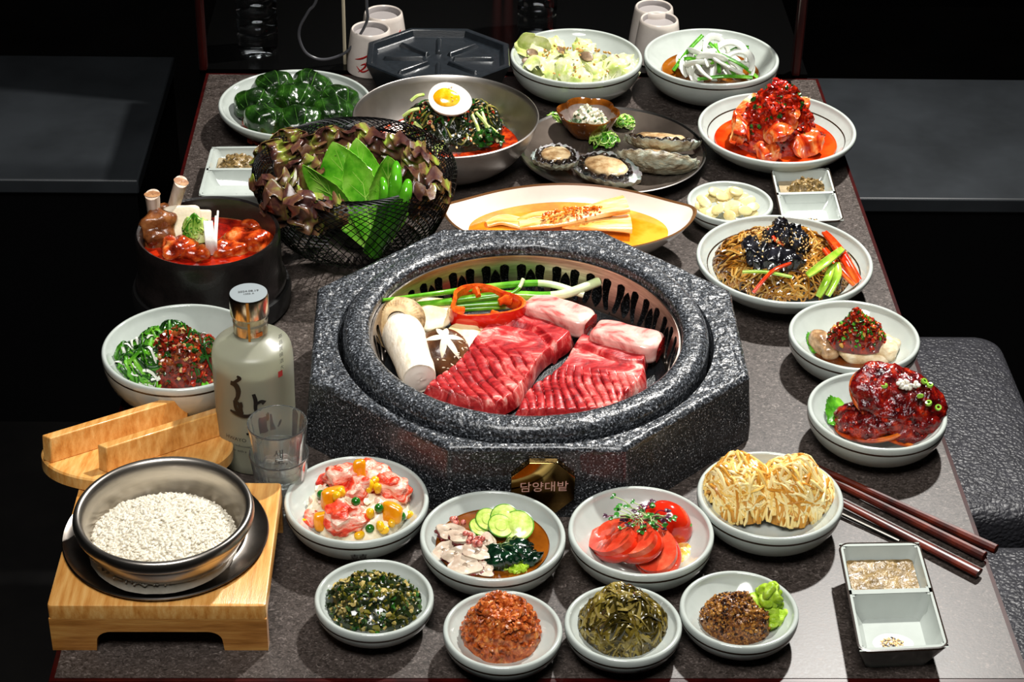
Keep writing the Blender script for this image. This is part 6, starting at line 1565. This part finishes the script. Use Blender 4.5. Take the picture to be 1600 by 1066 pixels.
for k in range(2400):
    x, y = dm.rand(.98); g.ico(dm.pt(x, y, U(-.0006, .0010)), (.0033*U(.8, 1.1), .00145, .0013), 2, .12, 300, Euler((U(-.5, .5), U(-.6, .6), U(0, pi))).to_matrix())
g.build('rice', m_rice, label='heap of shiny cooked white rice in the steel pot', cat='rice', kind='stuff')
# lid leaning on the stand
lc = W(216, 709, .033); LR = .0860; lt_ = .012; M_ = Euler((radians(-16), 0, 0)).to_matrix()
lid = thing('wooden_lid', lc-Vector((0, 0, .02)), 'round bamboo pot lid with two handle bars leaning behind the rice pot', 'lid')
g = G(); g.lathe([(0, -lt_/2), (LR-.001, -lt_/2), (LR, -lt_/2+.001), (LR, lt_/2-.0015), (LR-.0015, lt_/2), (0, lt_/2)], (0, 0, 0), 96); g.v = [lc+M_ @ v for v in g.v]; g.build('lid_disc', m_bam, lid)
th = radians(48); dd = Vector((cos(th), sin(th), 0)); nn = Vector((-sin(th), cos(th), 0))
for off, l0, l1 in ((.030, -.078, .080), (-.026, -.060, .078)):
    g = G(); g.box((0, 0, 0), (l1-l0, .0125, .024)); Rz = Euler((0, 0, th)).to_matrix()
    g.v = [lc+M_ @ (Rz @ v+dd*((l0+l1)/2)+nn*off+Vector((0, 0, lt_/2+.0118))) for v in g.v]; bevel(g.build('handle_bar', m_bam, lid), .0012)

# ------------------------------------------------------------------ chopsticks and spoon
rnd.seed(306)
m_stick = mat('red_brown_wood', ['#220703', '#431006', '#63200c'], 30, .32, coat=.12, dist=.6)
def stick(a, b, r0_, r1_, lb, flat=1.0, name='chopstick', grp='wooden chopsticks'):
    p, q = W(*a), W(*b); p.z += 0; g = G(); P_ = [p.lerp(q, i/24) for i in range(25)]
    g.tube(P_, [r0_+(r1_-r0_)*i/24 for i in range(25)], 10, flat=flat); return bevel(g.build(name, m_stick, label=lb, cat='chopstick' if name == 'chopstick' else 'spoon', group=grp, angle=30), .0006)
stick((1262, 724, .006), (1557, 859, .006), .0030, .0047, 'upper of two red-brown wooden chopsticks lying over the table edge')
stick((1262, 733, .0055), (1539, 870, .0055), .0030, .0047, 'lower of two red-brown wooden chopsticks lying over the table edge')
sp = thing('spoon', W(1420, 840, 0), 'metal spoon with a flat red-brown wooden handle below the chopsticks', 'spoon')
g = G(); P_ = [W(1282, 768, .006).lerp(W(1530, 896, .0055), i/24) for i in range(25)]; g.tube(P_, [.0038+.0022*i/24 for i in range(25)], 12, flat=.6); g.build('wooden_handle', m_stick, sp, angle=30)
g = G(); P_ = [W(1240, 768, .0035).lerp(W(1405, 846, .0025), i/10) for i in range(11)]; g.tube(P_, .0022, 8, flat=.7); g.build('metal_shaft', mat('dark_chrome', '#3a3835', rough=.35, metal=1), sp)
g = G(); c = W(1212, 752, .006); g.surf(lambda u, v: c+Vector((.021*v*cos(2*pi*u), .017*v*sin(2*pi*u), -.004*(1-v*v)+.001)), 32, 6, .0008, cu=True); g.build('spoon_head', m_spot, sp)
